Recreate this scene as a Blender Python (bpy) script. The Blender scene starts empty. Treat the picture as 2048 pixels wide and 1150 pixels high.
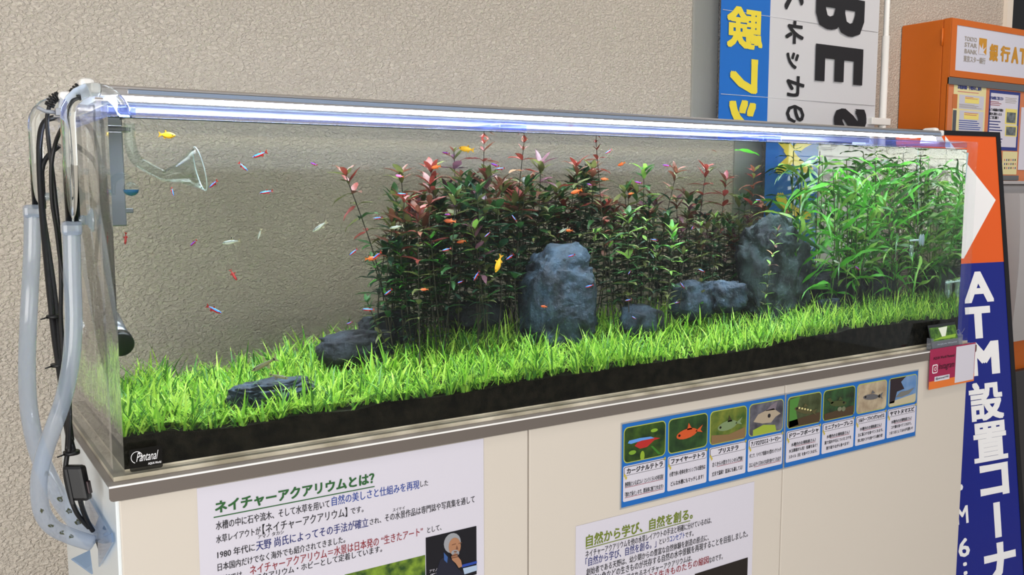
import bpy, bmesh, math, random
import numpy as np
from mathutils import Vector, Matrix, noise
from math import sin, cos, tan, pi, radians, sqrt
random.seed(7); rng = np.random.default_rng(7)
S = bpy.context.scene; COL = S.collection

# ---------------------------------------------------------------- camera
CP = Vector((-.1859, -1.158, .3504)); YAW, PITCH, ROLL, FPX = .5785, -.1081, -.0011, 1840.7
FW = Vector((sin(YAW)*cos(PITCH), cos(YAW)*cos(PITCH), sin(PITCH)))
R0 = Vector((cos(YAW), -sin(YAW), 0)); U0 = R0.cross(FW)
RT = R0*cos(ROLL)+U0*sin(ROLL); UP = U0*cos(ROLL)-R0*sin(ROLL)
cam = bpy.data.cameras.new('camera'); co = bpy.data.objects.new('camera', cam); COL.objects.link(co)
cam.sensor_width = 36; cam.lens = FPX/2048*36; cam.clip_start = .02
co.matrix_world = Matrix(((RT.x, UP.x, -FW.x, CP.x), (RT.y, UP.y, -FW.y, CP.y), (RT.z, UP.z, -FW.z, CP.z), (0, 0, 0, 1)))
S.camera = co
# ---------------------------------------------------------------- world, room and fill lights, exposure
W = bpy.data.worlds.new('world'); S.world = W; W.use_nodes = True
W.node_tree.nodes['Background'].inputs[0].default_value = (.95, .96, 1, 1)
W.node_tree.nodes['Background'].inputs[1].default_value = .27
S.view_settings.view_transform = 'Standard'; S.view_settings.look = 'None'
S.view_settings.gamma = 1; S.view_settings.use_curve_mapping = False
S.view_settings.exposure = .1
def area(name, loc, tgt, sx, sy, power, col, spread=180, shape='RECTANGLE'):
    l = bpy.data.lights.new(name, 'AREA'); l.shape = shape; l.size = sx; l.size_y = sy
    l.energy = power; l.color = col; l.spread = radians(spread)
    o = bpy.data.objects.new(name, l); COL.objects.link(o); o.location = loc
    o.rotation_euler = (Vector(tgt)-Vector(loc)).to_track_quat('-Z', 'Y').to_euler(); return o
area('overhead_light', (-.6, -.9, 1.95), (-.6, .3, 0), .5, .5, .4, (1, .97, .93))
area('overhead_light', (1.0, -1.1, 1.95), (1.0, .1, 0), .5, .5, .4, (1, .97, .93))
area('overhead_light', (2.35, -.75, 1.95), (2.2, .7, .5), .22, .22, 13, (1, .88, .76))
area('overhead_light', (.8, -1.35, 1.98), (.8, -1.35, 0), 5.4, 3.4, 10, (1, .985, .965))  # added broad overhead fill, brightens the wall behind the tank
area('overhead_light', (.8, -3.4, 1.7), (.8, -.5, -.4), 2.4, 1.0, 8, (1, .98, .96))
area('front_fill', (-2.9, -4.2, .6), (.6, .7, .25), 4.5, 2.4, 262, (1, .975, .94))  # added fill light out of view, brightens the wall from front left
C = S.cycles
C.max_bounces = 16; C.transmission_bounces = 14; C.transparent_max_bounces = 40
C.glossy_bounces = 5; C.diffuse_bounces = 3; C.sample_clamp_indirect = 10; C.caustics_refractive = True
C.use_denoising = True

# ---------------------------------------------------------------- rays (image points -> places in the room)
def ray(px, py):
    return (FW + RT*((px-1024)/FPX) - UP*((py-575)/FPX)).normalized()
def aY(px, py, Y):
    d = ray(px, py); return CP + d*((Y-CP.y)/d.y)
def aX(px, py, X):
    d = ray(px, py); return CP + d*((X-CP.x)/d.x)
WY0, WY1, NW = .0155, .4345, 1.333
def T(px, py, Y):
    "point at depth Y inside the tank seen through the water at that image point"
    d = ray(px, py); P = CP + d*((WY0-CP.y)/d.y)
    sx, sz = d.x/NW, d.z/NW; dw = Vector((sx, sqrt(1-sx*sx-sz*sz), sz))
    return P + dw*((Y-WY0)/dw.y)
def depth(P): return (P-CP).dot(FW)

# ---------------------------------------------------------------- materials
MATS = {}
def lin(c):
    return tuple((x/12.92 if x <= .04045 else ((x+.055)/1.055)**2.4) for x in [v/255 for v in c])
def mat(name, col=None, rough=.5, metal=0, emis=0, ior=1.45, bump=0, bscale=60, var=0, vscale=8, coat=0, alpha=None, spec=.5, transl=0, col2=None):
    if name in MATS: return MATS[name]
    m = bpy.data.materials.new(name); m.use_nodes = True; nt = m.node_tree; p = nt.nodes['Principled BSDF']
    c = lin(col); p.inputs['Base Color'].default_value = (*c, 1); p.inputs['Roughness'].default_value = rough
    p.inputs['Metallic'].default_value = metal; p.inputs['IOR'].default_value = ior
    p.inputs['Specular IOR Level'].default_value = spec
    p.inputs['Coat Weight'].default_value = coat; p.inputs['Coat Roughness'].default_value = .05
    if emis:
        p.inputs['Emission Color'].default_value = (*c, 1); p.inputs['Emission Strength'].default_value = emis
    tc = nt.nodes.new('ShaderNodeTexCoord')
    if var or col2:
        n = nt.nodes.new('ShaderNodeTexNoise'); n.inputs['Scale'].default_value = vscale; n.inputs['Detail'].default_value = 6
        nt.links.new(tc.outputs['Object'], n.inputs['Vector'])
        r = nt.nodes.new('ShaderNodeValToRGB'); r.color_ramp.elements[0].position = .35; r.color_ramp.elements[1].position = .65
        a = [x*(1-var) for x in c]; b = [min(1, x*(1+var)) for x in c]
        if col2: b = lin(col2)
        r.color_ramp.elements[0].color = (*a, 1); r.color_ramp.elements[1].color = (*b, 1)
        nt.links.new(n.outputs['Fac'], r.inputs['Fac']); nt.links.new(r.outputs['Color'], p.inputs['Base Color'])
    if bump:
        n = nt.nodes.new('ShaderNodeTexNoise'); n.inputs['Scale'].default_value = bscale; n.inputs['Detail'].default_value = 5
        nt.links.new(tc.outputs['Object'], n.inputs['Vector'])
        b = nt.nodes.new('ShaderNodeBump'); b.inputs['Strength'].default_value = 1; b.inputs['Distance'].default_value = bump
        nt.links.new(n.outputs['Fac'], b.inputs['Height']); nt.links.new(b.outputs['Normal'], p.inputs['Normal'])
    if transl:
        t = nt.nodes.new('ShaderNodeBsdfTranslucent'); t.inputs[0].default_value = (*c, 1)
        mx = nt.nodes.new('ShaderNodeMixShader'); mx.inputs[0].default_value = transl
        nt.links.new(p.outputs[0], mx.inputs[1]); nt.links.new(t.outputs[0], mx.inputs[2])
        nt.links.new(mx.outputs[0], nt.nodes['Material Output'].inputs[0])
    if alpha is not None: p.inputs['Alpha'].default_value = alpha
    MATS[name] = m; return m
def newmat(name):
    m = bpy.data.materials.new(name); m.use_nodes = True; nt = m.node_tree; nt.nodes.remove(nt.nodes['Principled BSDF'])
    MATS[name] = m; return m, nt, nt.nodes['Material Output']
def clearmat(name, tint, ior, rough=0.0, body=0.0, bodycol=(200, 215, 235), sheet=True):
    "thin clear sheet: what is not reflected passes straight through, optionally a little milky"
    m, nt, out = newmat(name); N = nt.nodes; L = nt.links
    tr = N.new('ShaderNodeBsdfTransparent'); tr.inputs[0].default_value = (*tint, 1)
    gl = N.new('ShaderNodeBsdfGlossy'); gl.inputs[0].default_value = (1, 1, 1, 1); gl.inputs['Roughness'].default_value = rough
    fr = N.new('ShaderNodeFresnel'); fr.inputs[0].default_value = ior
    if sheet:   # both faces of a thin sheet reflect alike
        ge = N.new('ShaderNodeNewGeometry'); ma = N.new('ShaderNodeMath'); ma.operation = 'MULTIPLY_ADD'
        ma.inputs[1].default_value = 1/ior-ior; ma.inputs[2].default_value = ior
        L.new(ge.outputs['Backfacing'], ma.inputs[0]); L.new(ma.outputs[0], fr.inputs[0])
    mx = N.new('ShaderNodeMixShader'); L.new(fr.outputs[0], mx.inputs[0]); L.new(gl.outputs[0], mx.inputs[2])
    if body:
        df = N.new('ShaderNodeBsdfDiffuse'); df.inputs[0].default_value = (*lin(bodycol), 1)
        tl = N.new('ShaderNodeBsdfTranslucent'); tl.inputs[0].default_value = (*lin(bodycol), 1)
        m1 = N.new('ShaderNodeMixShader'); m1.inputs[0].default_value = .5; L.new(df.outputs[0], m1.inputs[1]); L.new(tl.outputs[0], m1.inputs[2])
        m2 = N.new('ShaderNodeMixShader'); m2.inputs[0].default_value = body; L.new(tr.outputs[0], m2.inputs[1]); L.new(m1.outputs[0], m2.inputs[2])
        L.new(m2.outputs[0], mx.inputs[1])
    else: L.new(tr.outputs[0], mx.inputs[1])
    L.new(mx.outputs[0], out.inputs[0]); return m
def refrmat(name, tint, ior, rough=0.0):
    m, nt, out = newmat(name); g = nt.nodes.new('ShaderNodeBsdfGlass'); g.inputs['Color'].default_value = (*tint, 1)
    g.inputs['IOR'].default_value = ior; g.inputs['Roughness'].default_value = rough
    nt.links.new(g.outputs[0], out.inputs[0]); return m
ACRYL = clearmat('clear_acrylic', (.998, 1, .999), 1.10)
ACEDGE = clearmat('acrylic_edge', (.93, .945, .95), 1.45, .08, .015, (215, 225, 240))
BRACE = clearmat('wet_acrylic_glow', (.74, .79, .93), 1.5, .06, .035, (120, 135, 235))  # lavender-blue colour puts the lamp glow into the wet acrylic
HOSE = clearmat('translucent_hose', (.88, .91, .95), 1.45, .12, .37, (205, 217, 234))
THINCLEAR = clearmat('clear_plastic', (.9, .92, .95), 1.5, .02, .06)
TUBECL = clearmat('silicone_rubber', (.8, .85, .9), 1.45, .2, .5, (200, 215, 230))
GLASS = refrmat('clear_glass', (.97, .99, .99), 1.36)
SUBGLASS = refrmat('submerged_glass', (.96, .98, .98), 1.13)
WATERSIDE = refrmat('water', (.975, .998, .972), NW)
WATERTOP = clearmat('water_surface', (1, 1, 1), 1.333, sheet=False)
WHITE = mat('white_plastic', (232, 230, 226), .35)
BLACK = mat('black_rubber', (20, 20, 22), .45)
ALU = mat('brushed_aluminium', (205, 200, 196), .28, .85, bump=.0002, bscale=120)
STEEL = mat('stainless_steel', (150, 154, 162), .3, .8)
def wallmat():
    m = mat('textured_wallpaper', (198, 189, 177), .92, spec=.2); nt = m.node_tree; p = nt.nodes['Principled BSDF']
    tc = nt.nodes.new('ShaderNodeTexCoord'); mp = nt.nodes.new('ShaderNodeMapping'); mp.inputs['Scale'].default_value = (1, 1, 1.5)
    nt.links.new(tc.outputs['Object'], mp.inputs[0])
    n1 = nt.nodes.new('ShaderNodeTexNoise'); n1.inputs['Scale'].default_value = 125; n1.inputs['Detail'].default_value = 3; n1.inputs['Roughness'].default_value = .5
    n1.inputs['Distortion'].default_value = .6
    r = nt.nodes.new('ShaderNodeValToRGB'); r.color_ramp.elements[0].position = .38; r.color_ramp.elements[1].position = .62
    b = nt.nodes.new('ShaderNodeBump'); b.inputs['Strength'].default_value = .7; b.inputs['Distance'].default_value = .0052
    nt.links.new(mp.outputs[0], n1.inputs['Vector']); nt.links.new(n1.outputs['Fac'], r.inputs['Fac'])
    nt.links.new(r.outputs['Color'], b.inputs['Height']); nt.links.new(b.outputs['Normal'], p.inputs['Normal'])
    return m
WALL = wallmat()
CABW = mat('ivory_lacquer', (212, 204, 193), .22, coat=.25)
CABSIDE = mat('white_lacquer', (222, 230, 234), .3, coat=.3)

# ---------------------------------------------------------------- object helpers
def wloc(o):
    v = Vector((0, 0, 0))
    while o is not None: v += o.location; o = o.parent
    return v
def tag(o, label=None, cat=None, group=None, kind=None):
    if label: o['label'] = label
    if cat: o['category'] = cat
    if group: o['group'] = group
    if kind: o['kind'] = kind
    return o
def empty(name, loc, label=None, cat=None, group=None):
    o = bpy.data.objects.new(name, None); o.empty_display_size = .02; COL.objects.link(o); o.location = loc
    return tag(o, label, cat, group)
def link_mesh(name, me, mats, parent=None, smooth=False):
    "world-space mesh -> object with its origin at its own base"
    n = len(me.vertices); a = np.empty(n*3, 'f'); me.vertices.foreach_get('co', a); a = a.reshape(-1, 3)
    lo, hi = a.min(0), a.max(0); c = np.array([(lo[0]+hi[0])/2, (lo[1]+hi[1])/2, lo[2]])
    a = a-c; me.vertices.foreach_set('co', a.ravel().astype('f')); me.name = name
    o = bpy.data.objects.new(name, me); COL.objects.link(o)
    if parent is not None: o.parent = parent; o.location = Vector(c)-wloc(parent)
    else: o.location = Vector(c)
    if not isinstance(mats, (list, tuple)): mats = [mats]
    for m in mats: me.materials.append(m)
    if smooth: me.polygons.foreach_set('use_smooth', [True]*len(me.polygons))
    me.update(); return o
def pyd(name, v, f, mats, parent=None, smooth=False, mi=None):
    me = bpy.data.meshes.new(name); me.from_pydata([tuple(x) for x in v], [], f)
    if mi is not None: me.polygons.foreach_set('material_index', mi)
    return link_mesh(name, me, mats, parent, smooth)
def frombm(name, bm, mats, parent=None, smooth=False):
    me = bpy.data.meshes.new(name); bm.to_mesh(me); bm.free(); return link_mesh(name, me, mats, parent, smooth)
def bmbox(bm, lo, hi, bev=0, M=None):
    lo, hi = Vector(lo), Vector(hi); c = (lo+hi)/2; s = hi-lo
    r = bmesh.ops.create_cube(bm, size=1, matrix=Matrix.Translation(c) @ Matrix.Diagonal((*s, 1)))
    vs = r['verts']
    if bev:
        es = list({e for v in vs for e in v.link_edges})
        rr = bmesh.ops.bevel(bm, geom=es, offset=bev, segments=2, affect='EDGES', profile=.5); vs = list({v for f in rr['faces'] for v in f.verts} | {v for v in vs if v.is_valid})
    if M is not None: bmesh.ops.transform(bm, matrix=M, verts=[v for v in vs if v.is_valid])
def box(name, lo, hi, m, parent=None, bev=0, M=None):
    bm = bmesh.new(); bmbox(bm, lo, hi, bev, M); return frombm(name, bm, m, parent)
def smoothpath(P, n=8):
    P = [Vector(p) for p in P]; out = []
    for i in range(len(P)-1):
        p0 = P[max(i-1, 0)]; p1 = P[i]; p2 = P[i+1]; p3 = P[min(i+2, len(P)-1)]
        for k in range(n):
            t = k/n; out.append(.5*((2*p1)+(p2-p0)*t+(2*p0-5*p1+4*p2-p3)*t*t+(3*p1-p0-3*p2+p3)*t**3))
    out.append(P[-1]); return out
def tube_vf(P, rad, seg=12, cap=True, off=0):
    P = [Vector(p) for p in P]; n = len(P); rad = [rad]*n if not hasattr(rad, '__len__') else rad
    V = []; F = []; nrm = None
    for i in range(n):
        t = (P[min(i+1, n-1)]-P[max(i-1, 0)]).normalized()
        if nrm is None: nrm = t.orthogonal().normalized()
        else: nrm = (nrm-t*nrm.dot(t)).normalized()
        b = t.cross(nrm)
        for k in range(seg):
            a = 2*pi*k/seg; V.append(P[i]+(nrm*cos(a)+b*sin(a))*rad[i])
    for i in range(n-1):
        for k in range(seg):
            k2 = (k+1) % seg; F.append((off+i*seg+k, off+i*seg+k2, off+(i+1)*seg+k2, off+(i+1)*seg+k))
    if cap:
        F.append(tuple(off+k for k in range(seg))[::-1]); F.append(tuple(off+(n-1)*seg+k for k in range(seg)))
    return V, F
def tube(name, P, rad, m, parent=None, seg=12, cap=True, smooth=True, sm=0):
    if sm: P = smoothpath(P, sm)
    V, F = tube_vf(P, rad, seg, cap); return pyd(name, V, F, m, parent, smooth)
def lathe(name, base, axis, prof, m, parent=None, seg=20, smooth=True):
    "prof: list of (distance along axis, radius)"
    base, axis = Vector(base), Vector(axis).normalized(); n = axis.orthogonal().normalized(); b = axis.cross(n); V = []; F = []
    for d, r in prof:
        for k in range(seg):
            a = 2*pi*k/seg; V.append(base+axis*d+(n*cos(a)+b*sin(a))*max(r, 1e-5))
    for i in range(len(prof)-1):
        for k in range(seg):
            k2 = (k+1) % seg; F.append((i*seg+k, i*seg+k2, (i+1)*seg+k2, (i+1)*seg+k))
    F.append(tuple(range(seg))[::-1]); F.append(tuple((len(prof)-1)*seg+k for k in range(seg)))
    return pyd(name, V, F, m, parent, smooth)

# flat print on a real plane ------------------------------------------------
class Plane:
    def __init__(s, o, u, v): s.o, s.u, s.v = Vector(o), Vector(u).normalized(), Vector(v).normalized(); s.n = s.u.cross(s.v).normalized(); s.n = s.n if s.n.dot(CP-s.o) > 0 else -s.n
    def uv(s, px, py):
        d = ray(px, py); t = (s.o-CP).dot(s.n)/d.dot(s.n); q = CP+d*t-s.o; return q.dot(s.u), q.dot(s.v)
    def at(s, u, v, k=0): return s.o+s.u*u+s.v*v+s.n*k
EPS = .00035
def poly(name, pl, pts, m, parent, k=1, th=.0002):
    "flat printed patch, given a hair of thickness"
    n = len(pts); area2 = sum(pts[i][0]*pts[(i+1) % n][1]-pts[(i+1) % n][0]*pts[i][1] for i in range(n))
    flip = (area2 > 0) != (pl.u.cross(pl.v).dot(pl.n) > 0)
    if flip: pts = pts[::-1]
    V = [pl.at(u, v, k*EPS) for u, v in pts]+[pl.at(u, v, k*EPS-th) for u, v in pts]
    F = [tuple(range(n)), tuple(range(n, 2*n))[::-1]]+[(i+n, (i+1) % n+n, (i+1) % n, i) for i in range(n)]
    return pyd(name, V, F, m, parent)
def rrect(u0, v0, u1, v1, r=0, n=5):
    if u0 > u1: u0, u1 = u1, u0
    if v0 > v1: v0, v1 = v1, v0
    if not r: return [(u0, v0), (u1, v0), (u1, v1), (u0, v1)]
    out = []
    for cx, cy, a0 in ((u1-r, v0+r, -90), (u1-r, v1-r, 0), (u0+r, v1-r, 90), (u0+r, v0+r, 180)):
        for k in range(n+1):
            a = radians(a0+90*k/n); out.append((cx+r*cos(a), cy+r*sin(a)))
    return out
def text(s, pl, u0, v0, h, m, parent, k=2, u1=None, bold=.015, mirror=False, rot=False, box_=None, name='lettering', shear=0):
    "h: em height, v0: baseline; u1: right end the line is fitted to; box_: fit the glyph box"
    cu = bpy.data.curves.new('t', 'FONT'); cu.body = s; cu.resolution_u = 2; cu.shear = shear
    ob = bpy.data.objects.new('t', cu); me0 = bpy.data.meshes.new_from_object(ob); bpy.data.objects.remove(ob); bpy.data.curves.remove(cu)
    n = len(me0.vertices)
    if not n: return None
    a = np.empty(n*3); me0.vertices.foreach_get('co', a); a = a.reshape(-1, 3)[:, :2].copy()
    F0 = [tuple(p.vertices) for p in me0.polygons]; bpy.data.meshes.remove(me0)
    # heavier strokes: the glyphs printed a few times, each a little displaced
    sh = [(0, 0)] if bold < .006 else ([(-bold, 0), (bold, 0)] if bold < .02 else ([(i*bold, j*bold*.8) for i in (-1, 0, 1) for j in (-1, 0, 1)] if bold >= .03 else [(-bold, -bold*.8), (bold, -bold*.8), (-bold, bold*.8), (bold, bold*.8)]))
    a = np.concatenate([a+np.array(q) for q in sh]); F0 = [tuple(i+n*j for i in f) for j in range(len(sh)) for f in F0]; n = len(a)
    me = bpy.data.meshes.new('t'); me.from_pydata(np.c_[a, np.zeros(n)].tolist(), [], F0)
    if rot: a = np.stack([a[:, 1], -a[:, 0]], 1)
    if mirror: a[:, 0] *= -1
    lo, hi = a.min(0), a.max(0)
    if box_:
        b0, b1, b2, b3 = box_; a = (a-lo)/np.maximum(hi-lo, 1e-6)*np.array([b2-b0, b3-b1])+np.array([b0, b1])
    else:
        sx = h if u1 is None else (u1-u0)/(hi[0]-lo[0])
        a = np.stack([(a[:, 0]-lo[0])*sx+u0, a[:, 1]*h+v0], 1)
    n1_ = n//len(sh); w = np.array([pl.at(x, y, k*EPS+(i//n1_)*.00004)[:] for i, (x, y) in enumerate(a)], 'f'); me.vertices.foreach_set('co', w.ravel())
    return link_mesh(name, me, m, parent)
def line_px(s, pl, xl, yl, xr, hpx, m, parent, k=2, bold=.015):
    "line of print from image point (xl,yl) on its baseline to image column xr, letters hpx pixels high"
    u0, v0 = pl.uv(xl, yl); _, v1 = pl.uv(xl, yl-hpx); u1, _ = pl.uv(xr, yl)
    return text(s, pl, u0, v0, (v1-v0)/.93, m, parent, k, u1, bold)

# ================================================================ the setting
def structure(name, lo, hi, m, bev=0):
    return tag(box(name, lo, hi, m, None, bev), kind='structure')
wx = aY(2007, 20, .70).x
structure('wall_back', (-3.2, .70, -.78), (wx, .80, 2.1), WALL)
structure('floor', (-3.2, -4.5, -.86), (5.5, 1.6, -.78), mat('floor_tile', (172, 164, 152), .35, var=.06, vscale=3))
structure('trim_1', (wx, .685, -.78), (wx+.035, .80, 2.1), mat('pale_trim', (226, 218, 204), .5))
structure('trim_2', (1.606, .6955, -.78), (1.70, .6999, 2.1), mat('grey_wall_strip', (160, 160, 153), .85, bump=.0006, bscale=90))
structure('wall_right', (wx+.035, .71, -.78), (5.5, .80, 2.1), mat('black_panel', (12, 12, 15), .25))

# ================================================================ cabinet
cab = empty('aquarium_cabinet', (.9, .23, -.78), 'ivory lacquered cabinet with grey steel worktop carrying the long aquarium', 'cabinet')
KICK = mat('dark_plinth', (90, 84, 78), .5)
SX = .0
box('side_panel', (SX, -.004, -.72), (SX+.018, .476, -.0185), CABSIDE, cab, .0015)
box('side_panel', (1.766, -.0, -.72), (1.786, .476, -.0185), CABW, cab, .0015)
box('back_panel', (.018, .462, -.72), (1.766, .476, -.0185), CABW, cab)
box('bottom_shelf', (.018, .0, -.72), (1.766, .462, -.70), CABW, cab)
box('plinth', (.02, .03, -.78), (1.766, .45, -.72), KICK, cab)
DY0, DY1 = -.012, .003
for x0, x1 in ((.0035, .5915), (.5945, 1.1765), (1.1795, 1.784)):
    box('door', (x0, DY0, -.715), (x1, DY1-.0005, -.0205), CABW, cab, .0012)
box('inner_rail', (.02, .004, -.06), (1.765, .03, -.0205), KICK, cab)
wt = box('worktop', (-.0084, -.0164, -.0016), (1.8084, .482, 0), mat('grey_steel_sheet', (150, 143, 140), .38, .35, bump=.0001, bscale=200), cab)
def lip(y0, y1, nm, label=None):
    pts = rrect(-.0084, -.0185, 1.8084, -.0017, .004)
    pts = [(x, z) for x, z in pts if True]
    pts = [(-.0084, -.0016), (1.8084, -.0016), (1.8084, -.0145), (1.8070, -.0172), (1.8044, -.0185), (-.0044, -.0185), (-.0070, -.0172), (-.0084, -.0145)]
    n = len(pts); V = [(x, y0, z) for x, z in pts]+[(x, y1, z) for x, z in pts]
    F = [tuple(range(n))[::-1], tuple(range(n, 2*n))]+[(i, (i+1) % n, (i+1) % n+n, i+n) for i in range(n)]
    return pyd(nm, V, F, mat('grey_steel_lip', (118, 110, 104), .45, .25), cab)
lip(-.0176, -.0164, 'front_lip'); lip(.482, .4832, 'rear_lip')
box('edge_highlight', (-.0084, -.0181, -.0018), (1.8084, -.0160, .0004), mat('painted_edge_highlight', (255, 253, 250), .3, 0, spec=1, coat=1), cab)  # white base colour paints the highlight along the steel edge
# hose hole, a flat patch coloured dark for its shade, and clear sleeve
hole = pyd('hose_opening_patch', [aX(x, y, -.0006) for x, y in ((177, 1002), (188, 1030), (199, 1062), (204, 1100), (200, 1112), (190, 1080), (181, 1040))], [tuple(range(7))], mat('painted_hole_shade', (18, 20, 26), .8), cab)
P1 = [aX(x, y, -.003) for x, y in ((174, 985), (213, 1058), (205, 1088), (190, 1068))]
def plate(name, pts, th, m, par, bev=0):
    pts = [Vector(p) for p in pts]; n = (pts[1]-pts[0]).cross(pts[2]-pts[0]).normalized(); k = len(pts)
    V = pts+[p+n*th for p in pts]; F = [tuple(range(k)), tuple(range(k, 2*k))[::-1]]+[(i, i+k, (i+1) % k+k, (i+1) % k) for i in range(k)]
    return pyd(name, V, F, m, par)
SLEEVE = clearmat('blue_clear_sleeve', (.75, .83, .92), 1.5, .05, .35, (170, 195, 225))
sl = empty('hose_sleeve', (-.004, .09, -.15), 'clear bluish folded plastic sleeve around the hoses at the side opening', 'sleeve')
plate('flap', [aX(174, 985, -.004), aX(172, 1030, -.004), aX(195, 1080, -.004), aX(222, 1068, -.004)], .002, SLEEVE, sl)
plate('flap', [aX(195, 1080, -.005), aX(222, 1066, -.005), aX(224, 1085, -.005), aX(197, 1134, -.005)], .002, SLEEVE, sl)
plate('flap', [aY(144, 1117, .02), aY(180, 1100, .05), aY(186, 1147, .02)], .002, SLEEVE, sl)

# ================================================================ aquarium
H = .4494; TH = .015; L = 1.8; D = .45; ZF = .006
aq = empty('aquarium', (.9, D/2, 0), 'long clear acrylic aquarium standing on the ivory cabinet', 'aquarium')
def pane(lo, hi, name='pane'):
    bm = bmesh.new(); bmbox(bm, lo, hi); me_ = None
    bm.normal_update(); s = [hi[i]-lo[i] for i in range(3)]; ax = s.index(min(s))
    for f in bm.faces: f.material_index = 0 if abs(f.normal[ax]) > .5 else 1
    return frombm(name, bm, [ACRYL, ACEDGE], aq)
pane((0, 0, ZF), (L, TH, H), 'front_pane'); pane((0, D-TH, ZF), (L, D, H), 'back_pane')
pane((0, TH+.0002, ZF), (TH, D-TH-.0002, H), 'left_pane'); pane((L-TH, TH+.0002, ZF), (L, D-TH-.0002, H), 'right_pane')
EDGEW = mat('aged_acrylic_base', (190, 180, 155), .35, var=.35, vscale=14, col2=(214, 206, 186), coat=.3)
box('base_panel', (.0, 0, .0003), (L, D, ZF-.0002), EDGEW, aq)
box('base_sheet', (TH+.001, TH+.001, ZF), (L-TH-.001, D-TH-.001, .0085), EDGEW, aq)
# top flange: four clear strips bonded round the rim, and cross braces
for lo, hi in (((TH, TH+.0002, .4365), (L-TH, .055, H-.0008)), ((TH, D-.055, .4365), (L-TH, D-TH-.0002, H-.0008)), ((TH, .0555, .4365), (.055, D-.0555, H-.0008)), ((L-.055, .0555, .4365), (L-TH, D-.0555, H-.0008)),
               ((.585, .0555, .4365), (.635, D-.0555, H-.0008)), ((1.175, .0555, .4365), (1.225, D-.0555, H-.0008))):
    box('brace', lo, hi, BRACE, aq, .0015)
box('meniscus_line', (TH+.0008, TH+.0002, .4325), (L-TH-.0008, TH+.0004, .4338), mat('painted_meniscus_dark', (26, 44, 40), .3), aq)  # dark strip painted for the refraction line at the water's edge
# water
ZW = .4335; w0 = (TH+.0004, WY0, .0088); w1 = (L-TH-.0004, WY1, ZW)
bm = bmesh.new(); bmbox(bm, w0, w1); bm.normal_update()
for f in bm.faces: f.material_index = 1 if f.normal.z > .5 else 0
wat = frombm('water', bm, [WATERSIDE, WATERTOP])
tag(wat, 'clear still water filling the aquarium almost to the rim', 'water', kind='stuff')

# ground ------------------------------------------------------------------
fx = [0, .3, .6, .9, 1.1, 1.4, 1.8]; fz = [.046, .043, .047, .050, .050, .062, .060]
bx = [0, .24, .35, .44, .58, .8, 1.1, 1.4, 1.8]; bz = [.040, .045, .062, .078, .086, .092, .090, .084, .064]
def ground(x, y):
    t = min(max((y-.02)/.33, 0), 1); t = t*t*(3-2*t)
    a, b = np.interp(x, fx, fz), np.interp(x, bx, bz)
    return a+(b-a)*t+.006*noise.noise(Vector((x*9, y*9, 0)))+.003*noise.noise(Vector((x*31, y*31, 3)))
NX, NY = 140, 34; V = []; F = []; x0, x1, y0, y1 = TH+.0008, L-TH-.0008, WY0+.0004, WY1-.0004
for j in range(NY):
    for i in range(NX):
        x = x0+(x1-x0)*i/(NX-1); y = y0+(y1-y0)*j/(NY-1); V.append((x, y, ground(x, y)))
top = len(V)
for j in range(NY):
    for i in range(NX): V.append((V[j*NX+i][0], V[j*NX+i][1], .0092))
for j in range(NY-1):
    for i in range(NX-1):
        a = j*NX+i; F.append((a, a+1, a+NX+1, a+NX)); F.append((top+a, top+a+NX, top+a+NX+1, top+a+1))
for i in range(NX-1):
    F.append((i, top+i, top+i+1, i+1)); a = (NY-1)*NX+i; F.append((a, a+1, top+a+1, top+a))
for j in range(NY-1):
    a = j*NX; F.append((a, a+NX, top+a+NX, top+a)); a = j*NX+NX-1; F.append((a, top+a, top+a+NX, a+NX))
SOIL = mat('black_aquasoil', (11, 11, 9), .95, bump=.004, bscale=160, col2=(38, 36, 28), vscale=70, spec=.2)
tag(pyd('soil', V, F, SOIL), 'black granular substrate banked up across the aquarium floor', 'soil', kind='stuff')
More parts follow.
